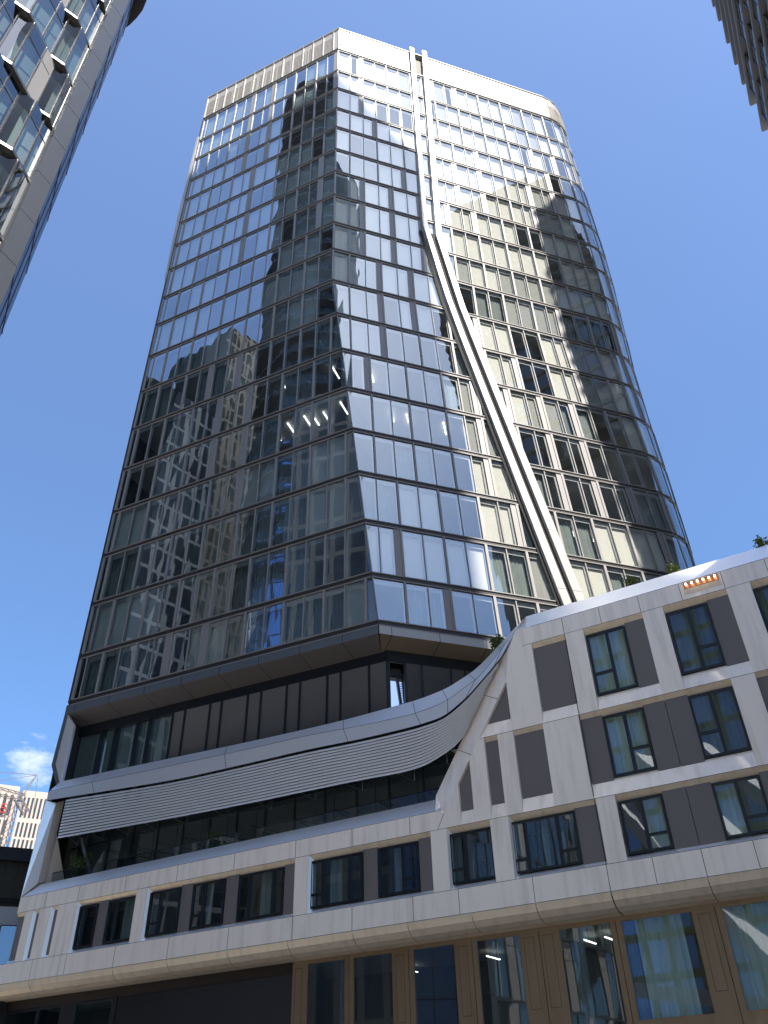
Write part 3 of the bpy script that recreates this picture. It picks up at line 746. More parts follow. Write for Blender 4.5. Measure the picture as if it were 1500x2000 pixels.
for i in range(len(tD) - 1):
    bd.poly([TK(*mD[i], -.10), TK(*mD[i + 1], -.10), TK(*tD[i + 1], -.75), TK(*tD[i], -.75)], 'cap')
    bd.poly([TK(*lD[i], -.02), TK(*lD[i + 1], -.02), TK(*mD[i + 1], -.098), TK(*mD[i], -.098)], 'cap')
    bd.poly([TK(*lD[i], -.6), TK(*lD[i + 1], -.6), TK(*lD[i + 1], -.022), TK(*lD[i], -.022)], 'slab')
    bd.poly([TK(*tD[i], -.75), TK(*tD[i + 1], -.75), TK(*tD[i + 1], -4), TK(*tD[i], -4)], 'roofdark')
def curve_at(c, s):
    for i in range(len(c) - 1):
        if c[i][0] <= s <= c[i + 1][0]:
            t = (s - c[i][0]) / (c[i + 1][0] - c[i][0] + 1e-9); return c[i][1] + (c[i + 1][1] - c[i][1]) * t
    return c[0][1] if s < c[0][0] else c[-1][1]
for i in range(3, len(mD) - 4, 8):
    a, b2, c2 = mD[i], lD[i], tD[i]
    for P_, Q_, o1, o2 in ((a, b2, -.094, -.016), (a, c2, -.094, -.745)):
        bd.poly([TK(P_[0] - .01, P_[1], o1), TK(P_[0] + .01, P_[1], o1), TK(Q_[0] + .01, Q_[1], o2), TK(Q_[0] - .01, Q_[1], o2)], 'joint')
for i in range(len(mD) - 1):
    bd.poly([TK(mD[i][0], mD[i][1] - .008, -.093), TK(mD[i + 1][0], mD[i + 1][1] - .008, -.093), TK(mD[i + 1][0], mD[i + 1][1] + .008, -.0935), TK(mD[i][0], mD[i][1] + .008, -.0935)], 'joint')
bd.build('eaves_band', hotel, T(-15, 15))
# left frame of the terrace opening
le = MB()
le.poly([T(-26.60, 11.05, 0), T(-26.0, 11.6, -.42) if False else TK(-25.68, 11.52, -.35), TK(-25.64, 15.11, -.35), T(-26.40, 15.36, 0)], 'cap')
le.poly([TK(-25.68, 11.52, -.35), TK(-25.20, 11.54, -.90), TK(-25.08, 15.10, -.90), TK(-25.64, 15.11, -.35)], 'panel')
le.poly([T(-26.60, 10.4, -.0), T(-26.60, 11.05, 0), T(-26.40, 15.36, 0), TK(-26.30, 15.80, -.1), TK(-26.30, 15.80, -3), T(-26.4, 10.4, -3)], 'panel')
le.build('end_frame', hotel, T(-26, 11))
# terrace louvres
lou_low = dense([(-25.0, 13.34), (-22, 13.20), (-17.9, 13.02), (-14, 12.88), (-11.1, 12.82), (-8.73, 12.76), (-7.4, 12.70), (-6.7, 12.69), (-6.1, 12.73), (-5.7, 12.82), (-4.95, 13.09), (-4.43, 13.36)])
lou_top = lD
NS = 13
def diag_s(z): # left line of the raking frame
    for (a, za), (b2, zb_) in zip(Lp_[:-1], Lp_[1:]):
        if za <= z <= zb_: return a + (b2 - a) * (z - za) / (zb_ - za)
    return -1.3
for n_ in range(NS):
    u = (n_ + .5) / NS
    mb = MB()
    s_list = [-25.0 + i * .35 for i in range(int(25 / .35))]
    prev = None
    for s in s_list:
        # matched parametrically so that the blades fan up the curve
        zl = curve_at(lou_low, min(s, -4.43)) + max(0, s + 4.43) * 1.35
        ztp = curve_at(lou_top, s) - .10
        z = ztp + (zl - ztp) * u
        lim = diag_s(z)
        if s > lim - .02:
            if prev:
                s_, z_ = prev; sn = min(lim, s); zn = z_ + (z - z_) * (sn - s_) / (s - s_)
                cur = (sn, zn)
            else: cur = None
        else: cur = (s, z)
        if prev and cur and cur[0] > prev[0] + .01:
            (a, za), (b2, zb_) = prev, cur; h = .046
            A = [TK(a, za - h, -.04), TK(b2, zb_ - h, -.04), TK(b2, zb_ + h, -.12), TK(a, za + h, -.12)]
            B = [TK(a, za - h + .012, -.06), TK(b2, zb_ - h + .012, -.06), TK(b2, zb_ + h, -.14), TK(a, za + h, -.14)]
            mb.hexa(A, B, 'louvre')
        if s > lim - .02: break
        prev = cur
    mb.build('louvre_blade', hotel, T(-15, 13))
# louvre carriers and brackets under the louvres
for s in (-23.56, -22.03, -20.5, -18.86, -17.2, -15.04, -12.86, -10.75, -8.65, -6.42, -5.07):
    mb = MB()
    zl = curve_at(lou_low, s); zt_ = curve_at(lou_top, s)
    mb.beam(TK(s, zt_ - .1, -.30), TK(s, zl - .42, -.30), .03, 'near_frame'); mb.beam(TK(s, zl - .42, -.30), TK(s - .75, zl + .02, -1.3), .03, 'near_frame')
    mb.beam(TK(s - .75, zl + .05, -1.3), TK(s, zl + .0, -.3), .03, 'near_frame')
    mb.build('bracket', hotel, TK(s, zl, -.3))
# terrace back: dark glazing, ceiling, floor
tb = MB(); tg = MB()
tb.poly([T(-27, 10.9, -3.0), T(-3, 10.9, -3.0), T(-3, 16.6, -3.0), T(-27, 16.6, -3.0)], 'room')
tb.poly([T(-27, 11.5, -3.0), T(-5.5, 11.5, -3.0), T(-5.5, 11.5, -.9), T(-27, 11.5, -.9)], 'dark_panel')
tb.poly([T(-27, 14.75, -2.98), T(-3, 14.75, -2.98), T(-3, 14.75, -.9), T(-27, 14.75, -.9)], 'roofdark')
x = -26.0
while x < -4:
    tb.beam(T(x, 11.5, -2.6), T(x, 14.7, -2.6), .07, 'window_frame'); x += 1.55
tb.beam(T(-27, 13.8, -2.6), T(-4, 13.8, -2.6), .06, 'window_frame')
for i in range(9): tb.beam(T(-26.5, 14.62, -2.4 + i * .18), T(-3.5, 14.62, -2.4 + i * .18), .05, 'window_frame')
tg.poly([T(-27, 11.5, -2.62), T(-4.5, 11.5, -2.62), T(-4.5, 14.7, -2.62), T(-27, 14.7, -2.62)], 'glass_hotel')
tb.beam(TK(-23.4, 13.1, -1.2), TK(-22.4, 11.4, -1.5), .13, 'near_col')
tb.build('terrace_room', hotel, T(-15, 11)); tg.build('terrace_glazing', hotel, T(-15, 11))
bg_ = MB(); bg_.poly([T(-25.6, 11.55, -.62), T(-5.4, 11.55, -.62), T(-5.6, 12.05, -.62), T(-25.6, 12.05, -.62)], 'glass_shop')
bg_.beam(T(-25.6, 12.06, -.62), T(-5.6, 12.06, -.62), .03, 'window_frame'); bg_.build('glass_balustrade', hotel, T(-15, 11))
# curved soffit under the first floor
sf = MB()
prof = [(0.0, 7.62), (-.10, 7.40), (-.30, 7.24), (-.60, 7.16), (-1.02, 7.14)]
segs = [(-33, -24.9), (-24.9, -20.2), (-20.2, -17.4), (-17.4, -14.5), (-14.5, -11.8), (-11.8, -9.1), (-9.1, -6.95), (-6.95, -4.6), (-4.6, -2.4), (-2.4, 0), (.02, 2.85), (2.85, 5.7), (5.7, 8.7), (8.7, 16)]
for a, b2 in segs:
    for (o0, z0), (o1, z1_) in zip(prof[:-1], prof[1:]):
        sf.poly([T(a + .008, z0 - .004, o0 - .002), T(b2 - .008, z0 - .004, o0 - .002), T(b2 - .008, z1_, o1), T(a + .008, z1_, o1)][::-1], 'soffit')
sf.poly([T(-33, 7.7, -.05), T(16, 7.7, -.05), T(16, 7.5, -1.0), T(-33, 7.5, -1.0)], 'joint')
so = sf.build('soffit', hotel, T(0, 7.3))
# ground floor: bronze frames
gf = MB()
OG = -1.0
def pg(a, b2, z0, z1_, k='brown', o=OG, dep=.12): gf.hexa([T(a, z0, o), T(b2, z0, o), T(b2, z1_, o), T(a, z1_, o)], [T(a, z0, o - dep), T(b2, z0, o - dep), T(b2, z1_, o - dep), T(a, z1_, o - dep)], k)
wins = [(-11.62, -9.98), (-9.70, -8.09), (-7.33, -5.73), (-4.98, -3.42), (-2.15, -.44), (-.15, 2.03), (2.82, 4.9), (5.7, 7.8)]
pg(-12.2, 9, 7.045, 7.16)
edges = [(-12.22, -11.62), (-9.98, -9.85), (-9.83, -9.70), (-8.09, -7.50), (-7.48, -7.33), (-5.73, -5.14), (-5.12, -4.98), (-3.42, -2.80), (-2.78, -2.15), (-.44, -.31), (-.29, -.15), (2.03, 2.66), (2.68, 2.82), (4.9, 5.7), (7.8, 9)]
for a, b2 in edges: pg(a, b2, 0.0, 7.045)
for a, b2 in ((-12.1, -11.8), (-7.98, -7.66), (-5.62, -5.3), (-3.32, -2.98), (-2.68, -2.34), (2.16, 2.5)):
    for (x0, x1, z0, z1_) in ((a, a + .012, 4.95, 6.9), (b2 - .012, b2, 4.95, 6.9), (a, b2, 6.9, 6.912), (a, b2, 4.938, 4.95)):
        gf.poly([T(x0, z0, OG + .003), T(x1, z0, OG + .003), T(x1, z1_, OG + .003), T(x0, z1_, OG + .003)], 'brown2')
for a, b2 in ((-.15, 2.03), (2.82, 4.9), (5.7, 7.8)): pg(a, b2, 3.9, 4.42)
pg(-33, -12.3, 6.8, 7.18, 'brown2', OG - .1)
gf.build('ground_floor_frame', hotel, T(0, 0, OG))
def hotel_window(a, b2, z0, z1_, splits, trans, cur, o=RW, g='glass_hotel', room=True, fw_=.075, name='window', kf='window_frame', seed=0):
    """splits: mullion positions as fractions; trans: {light index: transom fraction}"""
    fr = MB(); P_ = T
    def bar(x0, x1, y0, y1): fr.hexa([P_(x0, y0, o + .05), P_(x1, y0, o + .05), P_(x1, y1, o + .05), P_(x0, y1, o + .05)], [P_(x0, y0, o - .06), P_(x1, y0, o - .06), P_(x1, y1, o - .06), P_(x0, y1, o - .06)], kf)
    bar(a, b2, z0, z0 + fw_); bar(a, b2, z1_ - fw_, z1_); bar(a, a + fw_, z0 + fw_, z1_ - fw_); bar(b2 - fw_, b2, z0 + fw_, z1_ - fw_)
    xs = [a + fw_] + [a + (b2 - a) * f_ for f_ in splits] + [b2 - fw_]
    for x in xs[1:-1]: bar(x - .055, x + .055, z0 + fw_, z1_ - fw_)
    for li, tf in trans.items():
        x0, x1 = xs[li] + (0 if li == 0 else .055), xs[li + 1] - (0 if li == len(xs) - 2 else .055)
        zz_ = z0 + (z1_ - z0) * tf; bar(x0, x1, zz_ - .04, zz_ + .04)
    org = T(a, z0, o)
    wo = fr.build(name, hotel, org)
    pn = MB(); pn.poly([T(a + .02, z0 + .02, o), T(b2 - .02, z0 + .02, o), T(b2 - .02, z1_ - .02, o), T(a + .02, z1_ - .02, o)], g)
    po = pn.build('pane', wo, org); po.location = (0, 0, 0)
    if cur:
        cb = MB(); rr = random.Random(seed)
        for (c0, c1, kk) in cur:
            x0, x1 = a + (b2 - a) * c0, a + (b2 - a) * c1; n = max(6, int((x1 - x0) / .035)); pts_ = []
            ph = 0
            for i in range(n + 1):
                ph += .55 + rr.random() * .5
                pts_.append((x0 + (x1 - x0) * i / n, o - .32 + .05 * math.sin(ph)))
            for i in range(n):
                cb.poly([T(pts_[i][0], z0 - .1, pts_[i][1]), T(pts_[i + 1][0], z0 - .1, pts_[i + 1][1]), T(pts_[i + 1][0], z1_ + .1, pts_[i + 1][1]), T(pts_[i][0], z1_ + .1, pts_[i][1])], kk)
        co_ = cb.build('curtain', wo, org); co_.location = (0, 0, 0)
    return wo
cg = 'curtain'
full = [(0.0, 1.0, cg)]; fd = [(0.0, 1.0, 'curtain_dark')]
hotel_window(.75, 2.16, 13.82, 16.16, [.52], {0: .34}, full, seed=1)
hotel_window(3.65, 5.04, 13.82, 16.16, [.52], {1: .34}, fd, seed=2)
hotel_window(6.57, 7.97, 13.82, 16.16, [.52], {0: .34}, fd, seed=3)
hotel_window(9.45, 10.85, 13.82, 16.16, [.52], {0: .34}, full, seed=3)
hotel_window(.76, 2.15, 10.98, 13.05, [.52], {1: .38}, full, seed=4)
hotel_window(3.62, 5.03, 10.98, 13.05, [.48], {0: .38}, fd, seed=5)
hotel_window(6.5, 7.9, 10.98, 13.05, [.48], {0: .38}, full, seed=5)
hotel_window(.73, 2.10, 8.58, 10.20, [.50], {1: .30}, [(.5, 1, cg)], seed=6)
hotel_window(3.61, 5.0, 8.58, 10.20, [.5], {1: .30}, [(0, .5, cg), (.5, 1, 'curtain_dark')], seed=7)
hotel_window(6.4, 7.8, 8.58, 10.20, [.5], {1: .30}, full, seed=7)
hotel_window(-2.98, -.73, 8.58, 10.20, [.22, .72], {0: .25, 2: .28}, [(0, .1, 'curtain_dark'), (.85, 1., 'curtain_dark')], seed=8)
hotel_window(-5.26, -3.64, 8.58, 10.20, [.36], {0: .28}, [(0, .2, 'curtain_dark')], seed=9)
hotel_window(-10.97, -8.71, 8.58, 10.20, [.25, .76], {0: .28}, [(.3, .5, 'curtain_dark')], seed=10)
hotel_window(-8.09, -6.46, 8.58, 10.20, [.62], {1: .28}, [(.3, .55, 'curtain_dark')], seed=11)
hotel_window(-14.28, -12.16, 8.57, 10.20, [.25, .78], {0: .28}, [(.4, .6, 'curtain_dark')], seed=12)
hotel_window(-16.55, -14.93, 8.57, 10.20, [.36], {0: .28}, [(.3, .5, 'curtain_dark')], seed=13)
hotel_window(-18.80, -17.18, 8.57, 10.20, [.36], {0: .28}, [(0, .2, 'curtain_dark')], seed=14)
hotel_window(-21.09, -19.52, 8.57, 10.20, [.30], {}, [(.4, .7, 'curtain_dark')], seed=15)
hotel_window(-22.76, -21.70, 8.57, 10.20, [.3], {}, None, seed=16)
for i, (a, b2) in enumerate(wins):
    z0 = 4.40 if a > -.3 else 1.0
    cu = {5: [(.16, .80, 'curtain'), (.0, .14, 'curtain_dark')], 6: [(0, .9, 'curtain')], 4: [(.22, .40, 'curtain_dark')], 0: [(.75, .95, 'curtain_dark')]}.get(i)
    hotel_window(a, b2, z0, 7.04, [], {}, cu, o=OG - .04, g='glass_shop', fw_=.035, name='shop_window', kf='brown', seed=20 + i)
# left part of the ground floor: dark glazing and ribbed screen
hotel_window(-27.4, -23.85, .6, 6.78, [.6], {}, None, o=OG - .15, g='glass_shop', fw_=.08, name='shop_window', kf='window_frame')
hotel_window(-23.1, -21.0, .6, 6.78, [], {}, None, o=OG - .15, g='glass_shop', fw_=.08, name='shop_window', kf='window_frame')
sc_ = MB()
sc_.poly([T(-20.8, 0, OG - .2), T(-12.3, 0, OG - .2), T(-12.3, 6.9, OG - .2), T(-20.8, 6.9, OG - .2)], 'mesh_screen')
x = -20.75
while x < -12.35:
    sc_.beam(T(x, 0, OG - .16), T(x, 6.85, OG - .16), .03, 'mesh_screen', .08); x += .075
sc_.build('ribbed_screen', hotel, T(-16, 0, OG))
pr = MB()
for a, b2 in ((-33, -27.4), (-23.85, -23.1), (-21.0, -20.8)): pr.hexa([T(a, 0, OG - .1), T(b2, 0, OG - .1), T(b2, 6.8, OG - .1), T(a, 6.8, OG - .1)], [T(a, 0, OG - .3), T(b2, 0, OG - .3), T(b2, 6.8, OG - .3), T(a, 6.8, OG - .3)], 'mesh_screen')
pr.build('pier', hotel, T(-24, 0, OG))
# rooms behind
ir = MB()
def room(z0, z1_, a, b2, o, dep, k='room'):
    ir.poly([T(a, z0, o - dep), T(b2, z0, o - dep), T(b2, z1_, o - dep), T(a, z1_, o - dep)], k)
    ir.poly([T(a, z1_, o), T(b2, z1_, o), T(b2, z1_, o - dep), T(a, z1_, o - dep)], 'ceil'); ir.poly([T(a, z0, o), T(b2, z0, o), T(b2, z0, o - dep), T(a, z0, o - dep)], k)
room(13.6, 16.35, -1.3, 13, -.25, 2.2); room(10.7, 13.2, -5, 13, -.25, 2.2); room(8.3, 10.35, -27, 13, -.25, 2.0); room(.02, 7.1, -33, 13, OG - .35, 3.5)
for s in (-12, -9, -6, -3, 0, 3, 6): 
    ir.poly([T(s, 8.3, -.3), T(s, 10.3, -.3), T(s, 10.3, -2.2), T(s, 8.3, -2.2)], 'room')
ir.build('interior', hotel, T(0, 8, -2))
for s, z, o in ((-9.0, 6.9, -3.4), (-5.5, 6.9, -3.0), (-3.6, 6.9, -2.6), (-1.8, 6.9, -2.4), (-1.1, 6.9, -2.4)):
    mb = MB(); p = T(s, z, o); mb.beam(p, p + dP * .1 + nP * -.9, .05, 'tube', .03); mb.build('ceiling_light', hotel, p)
# bulb niche
ni = MB()
ni.hexa([T(4.44, 16.58, .006), T(5.70, 16.58, .006), T(5.70, 17.08, .006), T(4.44, 17.08, .006)], [T(4.44, 16.58, -.02), T(5.70, 16.58, -.02), T(5.70, 17.08, -.02), T(4.44, 17.08, -.02)], 'soffit')
ni.hexa([T(4.48, 16.80, .012), T(5.66, 16.80, .012), T(5.66, 17.05, .012), T(4.48, 17.05, .012)], [T(4.48, 16.80, 0), T(5.66, 16.80, 0), T(5.66, 17.05, 0), T(4.48, 17.05, 0)], 'copper')
no_ = ni.build('lamp_niche', hotel, T(4.5, 16.6))
def sphere_mb(mb, c, r, k, n=8, sx=1., sz=1.):
    for i in range(n):
        for j in range(n // 2):
            t0, t1 = 2 * math.pi * i / n, 2 * math.pi * (i + 1) / n; p0, p1 = math.pi * j / (n // 2) - math.pi / 2, math.pi * (j + 1) / (n // 2) - math.pi / 2
            q = [Vector((math.cos(t) * math.cos(p) * sx, math.sin(t) * math.cos(p) * sx, math.sin(p) * sz)) * r + c for t, p in ((t0, p0), (t1, p0), (t1, p1), (t0, p1))]
            mb.poly(q, k)
for i in range(6):
    s = 4.58 + i * .196
    mb = MB(); sphere_mb(mb, T(s, 16.93, .10), .036, 'bulb', 10, 1, 1.25)
    mb.build('bulb', no_, T(s, 16.93, .10)).location = T(s, 16.93, .10) - T(4.5, 16.6)
    mb = MB(); mb.beam(T(s, 16.93, .10), T(s, 16.82, .05), .02, 'copper'); mb.build('lamp_holder', no_, T(s, 16.8, .05)).location = T(s, 16.8, .05) - T(4.5, 16.6)
wl.build('wall', hotel, T(0, 8))
# roof and back of the podium
rb = MB()
rb.poly([T(-33, 8.5, -.8), T(-26.8, 8.5, -.8), T(-26.8, 8.5, -6), T(-33, 8.5, -6)], 'roofdark')
rb.poly([T(-1.2, 0, -6), T(16, 0, -6), T(16, 17.6, -6), T(-1.2, 17.6, -6)], 'roofdark')
rb.poly([T(16, 0, 0), T(16, 0, -6), T(16, 17.6, -6), T(16, 17.6, -.55)], 'panel')
rb.build('roof', hotel, T(0, 8, -4))

# ================================================================== PLANTS
def plant(name, base, h, wdt, n, k, label, cat='plant', group=None, leaf=.07, pot=True, seed=0):
    rr = random.Random(seed); root = empty(name, base, label, cat, group)
    cr_ = MB(); B = Vector(base)
    stems = [(rr.uniform(-.35, .35) * wdt, rr.uniform(-.3, .3) * wdt, h * rr.uniform(.6, 1.)) for _ in range(6)]
    st = MB()
    for sx, sy, sh in stems: st.beam(B + Vector((sx * .2, sy * .2, .0)), B + Vector((sx, sy, sh * .9)), .014, 'bark')
    for i in range(n):
        sx, sy, sh = rr.choice(stems); u = rr.uniform(.25, 1.05)
        c = B + Vector((sx * (.2 + .8 * u), sy * (.2 + .8 * u), sh * u)) + Vector((rr.gauss(0, .11), rr.gauss(0, .11), rr.gauss(0, .07))) * wdt
        d = Vector((rr.uniform(-1, 1), rr.uniform(-1, 1), rr.uniform(-.4, .9))).normalized(); e = d.cross(Vector((rr.random(), rr.random(), rr.random()))).normalized()
        l = leaf * rr.uniform(.6, 1.4)
        cr_.poly([c, c + d * l * .5 + e * l * .28, c + d * l, c + d * l * .5 - e * l * .28], k)
    cr_.build('foliage', root, B); st.build('stem', root, B)
    if pot:
        p = MB(); p.hexa([B + Vector((x, y, .0)) for x, y in ((-.2, -.2), (.2, -.2), (.2, .2), (-.2, .2))], [B + Vector((x, y, -.35)) for x, y in ((-.16, -.16), (.16, -.16), (.16, .16), (-.16, .16))], 'pot'); p.build('planter', root, B)
    return root
plant('roof_shrub', TK(-2.62, 16.35, -1.3), .80, .55, 520, 'leaf', 'dark bushy shrub standing behind the steep end of the hotel roof', 'shrub', 'plants along the hotel roof edge', leaf=.10, seed=1)
plant('roof_shrub', TK(2.75, 17.45, -1.1), .50, .7, 200, 'leaf_light', 'low yellow green plant above the first lit hotel roof panels', 'plant', 'plants along the hotel roof edge', leaf=.10, seed=2)
plant('roof_shrub', TK(4.35, 17.45, -1.0), .55, .55, 200, 'leaf_light', 'small fresh green plant on the roof edge left of the row of bulbs', 'plant', 'plants along the hotel roof edge', leaf=.10, seed=3)
plant('roof_shrub', TK(7.3, 17.45, -.9), .50, .55, 160, 'leaf_light', 'wispy green plant on the roof edge at the right side of the photo', 'plant', 'plants along the hotel roof edge', leaf=.10, seed=4)
plant('potted_plant', T(-24.5, 11.6, -1.1), 1.25, .95, 800, 'leaf', 'leafy potted plant at the left end of the louvred terrace', 'potted plant', 'potted plants on the terrace', leaf=.13, seed=5)
plant('potted_plant', T(-16.7, 11.6, -1.2), .85, .95, 420, 'leaf', 'small potted plant behind the middle of the terrace sill', 'potted plant', 'potted plants on the terrace', leaf=.11, seed=6)

# ================================================================== NEAR LEFT BUILDING (faceted glass)
nb = empty('faceted_office_building', (-13.2, 17.6, 0), 'near grey building with folded triangular glass panes and a smooth grey corner column', 'office building')
NPt = Vector((-13.2, 17.6, 0)); NH = 57.0
dN = Vector((-math.sin(R_(20)), -math.cos(R_(20)), 0)); nN = Vector((-dN.y, dN.x, 0))   # wall runs back past the camera, faces right
if nN.dot(-NPt) < 0: nN = -nN
def TN(s, z, o=0.): p = NPt + dN * s + nN * o; return Vector((p.x, p.y, z))
ng, nf, ni2 = MB(), MB(), MB()
FH = 3.95; CW = 1.35
z_base = 31.6 - 8 * FH
nrow = int((NH - z_base) / FH) + 1
def saw(k):  # plan of the folded skin on storey k: (distance along the wall, how far out)
    ph = (k % 3) * .95; pts = []
    x = .75; pts.append((x, .05))
    x = .75 + .5 + ph * .4
    while x < 17:
        pts.append((x, .30)); pts.append((x + .55, .0)); x += 2.25
    pts.append((17.4, .0)); return pts
for k in range(nrow):
    z0 = z_base + k * FH; z1_ = min(z0 + FH, NH)
    P_ = saw(k)
    for i, ((x0, o0), (x1, o1)) in enumerate(zip(P_[:-1], P_[1:])):
        a, b2, c, d = TN(x0, z0, o0), TN(x1, z0, o1), TN(x1, z1_, o1), TN(x0, z1_, o0)
        wide = abs(x1 - x0) > 1.0
        ng.poly([a, b2, c, d], 'glass_near')
        nf.beam(a, d, .07, 'near_frame'); nf.beam(a + Vector((0, 0, .08)), b2 + Vector((0, 0, .08)), .09, 'near_frame', .16)
        if wide:
            m0 = a + (b2 - a) * .42; m1 = d + (c - d) * .42; nf.beam(m0, m1, .06, 'near_frame')
            nf.beam(a + (d - a) * .72, b2 + (c - b2) * .72, .04, 'near_frame')
            if rnd('ns', i, k) < .35:
                ng.poly([a + nN * .012, m0 + nN * .012, m1 + nN * .012, d + nN * .012], 'mullion')
        if rnd('nb', i, k) < .55:
            ni2.poly([TN(x0, z0 + .3, min(o0, o1) - .3), TN(x1, z0 + .3, min(o0, o1) - .3), TN(x1, z1_ - .2, min(o0, o1) - .3), TN(x0, z1_ - .2, min(o0, o1) - .3)], random.Random(i * 31 + k).choice(['net', 'blind2', 'curtain_dark', 'mullion']))
    for Q_ in (saw(k), saw(k + 1)):
        for (x0, o0), (x1, o1) in zip(Q_[:-1], Q_[1:]):
            ni2.poly([TN(x0, z0 + FH - .03, o0 - .01), TN(x1, z0 + FH - .03, o1 - .01), TN(x1, z0 + FH - .03, -.4), TN(x0, z0 + FH - .03, -.4)], 'near_frame')
    ni2.poly([TN(.6, z0, -.2), TN(18, z0, -.2), TN(18, z0, -3), TN(.6, z0, -3)], 'ceil')
ni2.poly([TN(.6, 0, -3), TN(18, 0, -3), TN(18, NH, -3), TN(.6, NH, -3)], 'room')
ng.build('pane', nb, NPt); nf.build('facade_grid', nb, NPt); ni2.build('interior', nb, NPt)
cl_ = MB()
for k in range(22):
    z0 = k * 2.7; z1_ = min(z0 + 2.67, NH + .4)
    if z1_ <= z0: break
    q = [TN(.75, 0, .25), TN(.0, 0, .30), TN(-.18, 0, .05), TN(-.18, 0, -.5), TN(.75, 0, -.5)]
    cl_.hexa([Vector((p.x, p.y, z1_)) for p in q], [Vector((p.x, p.y, z0)) for p in q], 'column')
cl_.build('corner_column', nb, NPt)
# second face beyond the column, seen edge on
Q0 = Vector((-13.32, 17.95, 0)); Q1 = Vector((-15.0, 21.0, 0))
f2, g2 = MB(), MB(); dq = (Q1 - Q0)
nq = Vector((dq.y, -dq.x, 0)).normalized()
for k in range(nrow):
    z0 = z_base + k * FH; z1_ = min(z0 + FH, NH)
    for i in range(3):
        a, b2 = Q0 + dq * i / 3, Q0 + dq * (i + 1) / 3
        o_ = nq * 0
        A = [Vector((a.x, a.y, z0)), Vector((b2.x, b2.y, z0)) + o_, Vector((b2.x, b2.y, z1_)), Vector((a.x, a.y, z1_)) + o_]
        g2.poly(A, 'face_glass'); f2.beam(A[0], A[3], .045, 'window_frame'); f2.beam(A[0], A[1], .06, 'window_frame')
g2.build('pane', nb, NPt); f2.build('facade_grid', nb, NPt)
bb = MB()
poly_ = [Q1, Vector((-21, 24.5, 0)), Vector((-31, 2, 0)), TN(18, 0, -.0), TN(18, 0, -.1)]
for a, b2 in zip(poly_[:-1], poly_[1:]):
    L = (b2 - a).length
    bb.poly([(a.x, a.y, 0), (b2.x, b2.y, 0), (b2.x, b2.y, NH), (a.x, a.y, NH)], 'facadeA', [(0, 0), (L, 0), (L, NH), (0, NH)])
bb.poly([(p.x, p.y, NH) for p in [Q0, Q1, Vector((-21, 24.5, 0)), Vector((-31, 2, 0)), TN(18, 0)]], 'roofdark')
bb.build('rear_wall', nb, NPt)
ro = MB()
pts_ = []
for i in range(7):
    t = i / 6; p = Q0 + (Q1 - Q0) * t; pts_.append(p + nq * (.15 + .55 * math.sin(t * math.pi)))
rpoly = [TN(18, 0, .6), TN(.3, 0, .6)] + pts_ + [Vector((-21, 24.5, 0)), Vector((-31, 2, 0))]
ro.hexa([Vector((p.x, p.y, NH + .9)) for p in rpoly], [Vector((p.x, p.y, NH + .1)) for p in rpoly], 'tower_dark')
ro.build('roof', nb, NPt)

# ================================================================== TOP RIGHT BUILDING (slatted)
nr = empty('slatted_tower', (26, 18, 0), 'tall building with thin horizontal stone slats and stepped end, cut by the top right corner', 'skyscraper')
dB = Vector((math.sin(R_(27)), math.cos(R_(27)), 0)); nB = Vector((-dB.y, dB.x, 0))
BP = Vector((34.3, 34.3, 0))
def TB(t, z, o=0.): p = BP + dB * t + nB * o; return Vector((p.x, p.y, z))
def t_end(z): # raked end of the building
    return -2.0 + (88.0 - z) * .68 if z < 88 else -2.0 - (z - 88) * .3
T0 = -18.3
slz = [58.2, 61.2, 64.1, 67.0, 69.95, 72.95, 75.95, 79.15, 81.0, 82.75, 84.65, 86.65, 87.95, 89.9, 91.8, 93.8, 96, 99, 102, 104]
bs = MB()
for z in slz:
    e = min(t_end(z), 5.0)
    bs.hexa([TB(T0, z - .2, .30), TB(e, z - .2, .30), TB(e, z + .2, .30), TB(T0, z + .2, .30)], [TB(T0, z - .2, -1.2), TB(e, z - .2, -1.2), TB(e, z + .2, -1.2), TB(T0, z + .2, -1.2)], 'slat')
bs.build('slat', nr, BP)
wb = MB(); wg = MB()
for z0, z1_ in zip(slz[:-1], slz[1:]):
    e = min(t_end(z1_), t_end(z0), 5.0) - .1
    if z1_ - z0 > 2.4 or z0 > 95 :
        x = e; i = 0
        wb.poly([TB(T0, z0, -.5), TB(e, z0, -.5), TB(e, z1_, -.5), TB(T0, z1_, -.5)], 'tower_dark')
        while x > T0 + 4:
            off_ = (int(z0 * 3) % 3) * .9
            wl_ = 3.3
            A = [TB(x - wl_ - off_, z0 + .25, .05), TB(x - off_, z0 + .25, .05), TB(x - off_, z1_ - .25, .05), TB(x - wl_ - off_, z1_ - .25, .05)]
            wg.poly(A, 'blueglass'); wb.beam(A[1], A[2], .12, 'window_frame'); wb.beam((A[0] + A[1]) / 2, (A[2] + A[3]) / 2, .08, 'window_frame'); wb.beam(A[3], A[2], .1, 'window_frame')
            x -= 5.2
    else:
        wb.poly([TB(T0, z0, -.35), TB(e, z0, -.35), TB(e, z1_, -.35), TB(T0, z1_, -.35)], 'near_col')
wb.build('facade', nr, BP); wg.build('pane', nr, BP)
bo = MB(); BH = 104.0
E_ = 5.0
q = [TB(T0, 0, -.6), TB(-3, 0, -.6), TB(-3, 0, -26), TB(T0, 0, -26)]
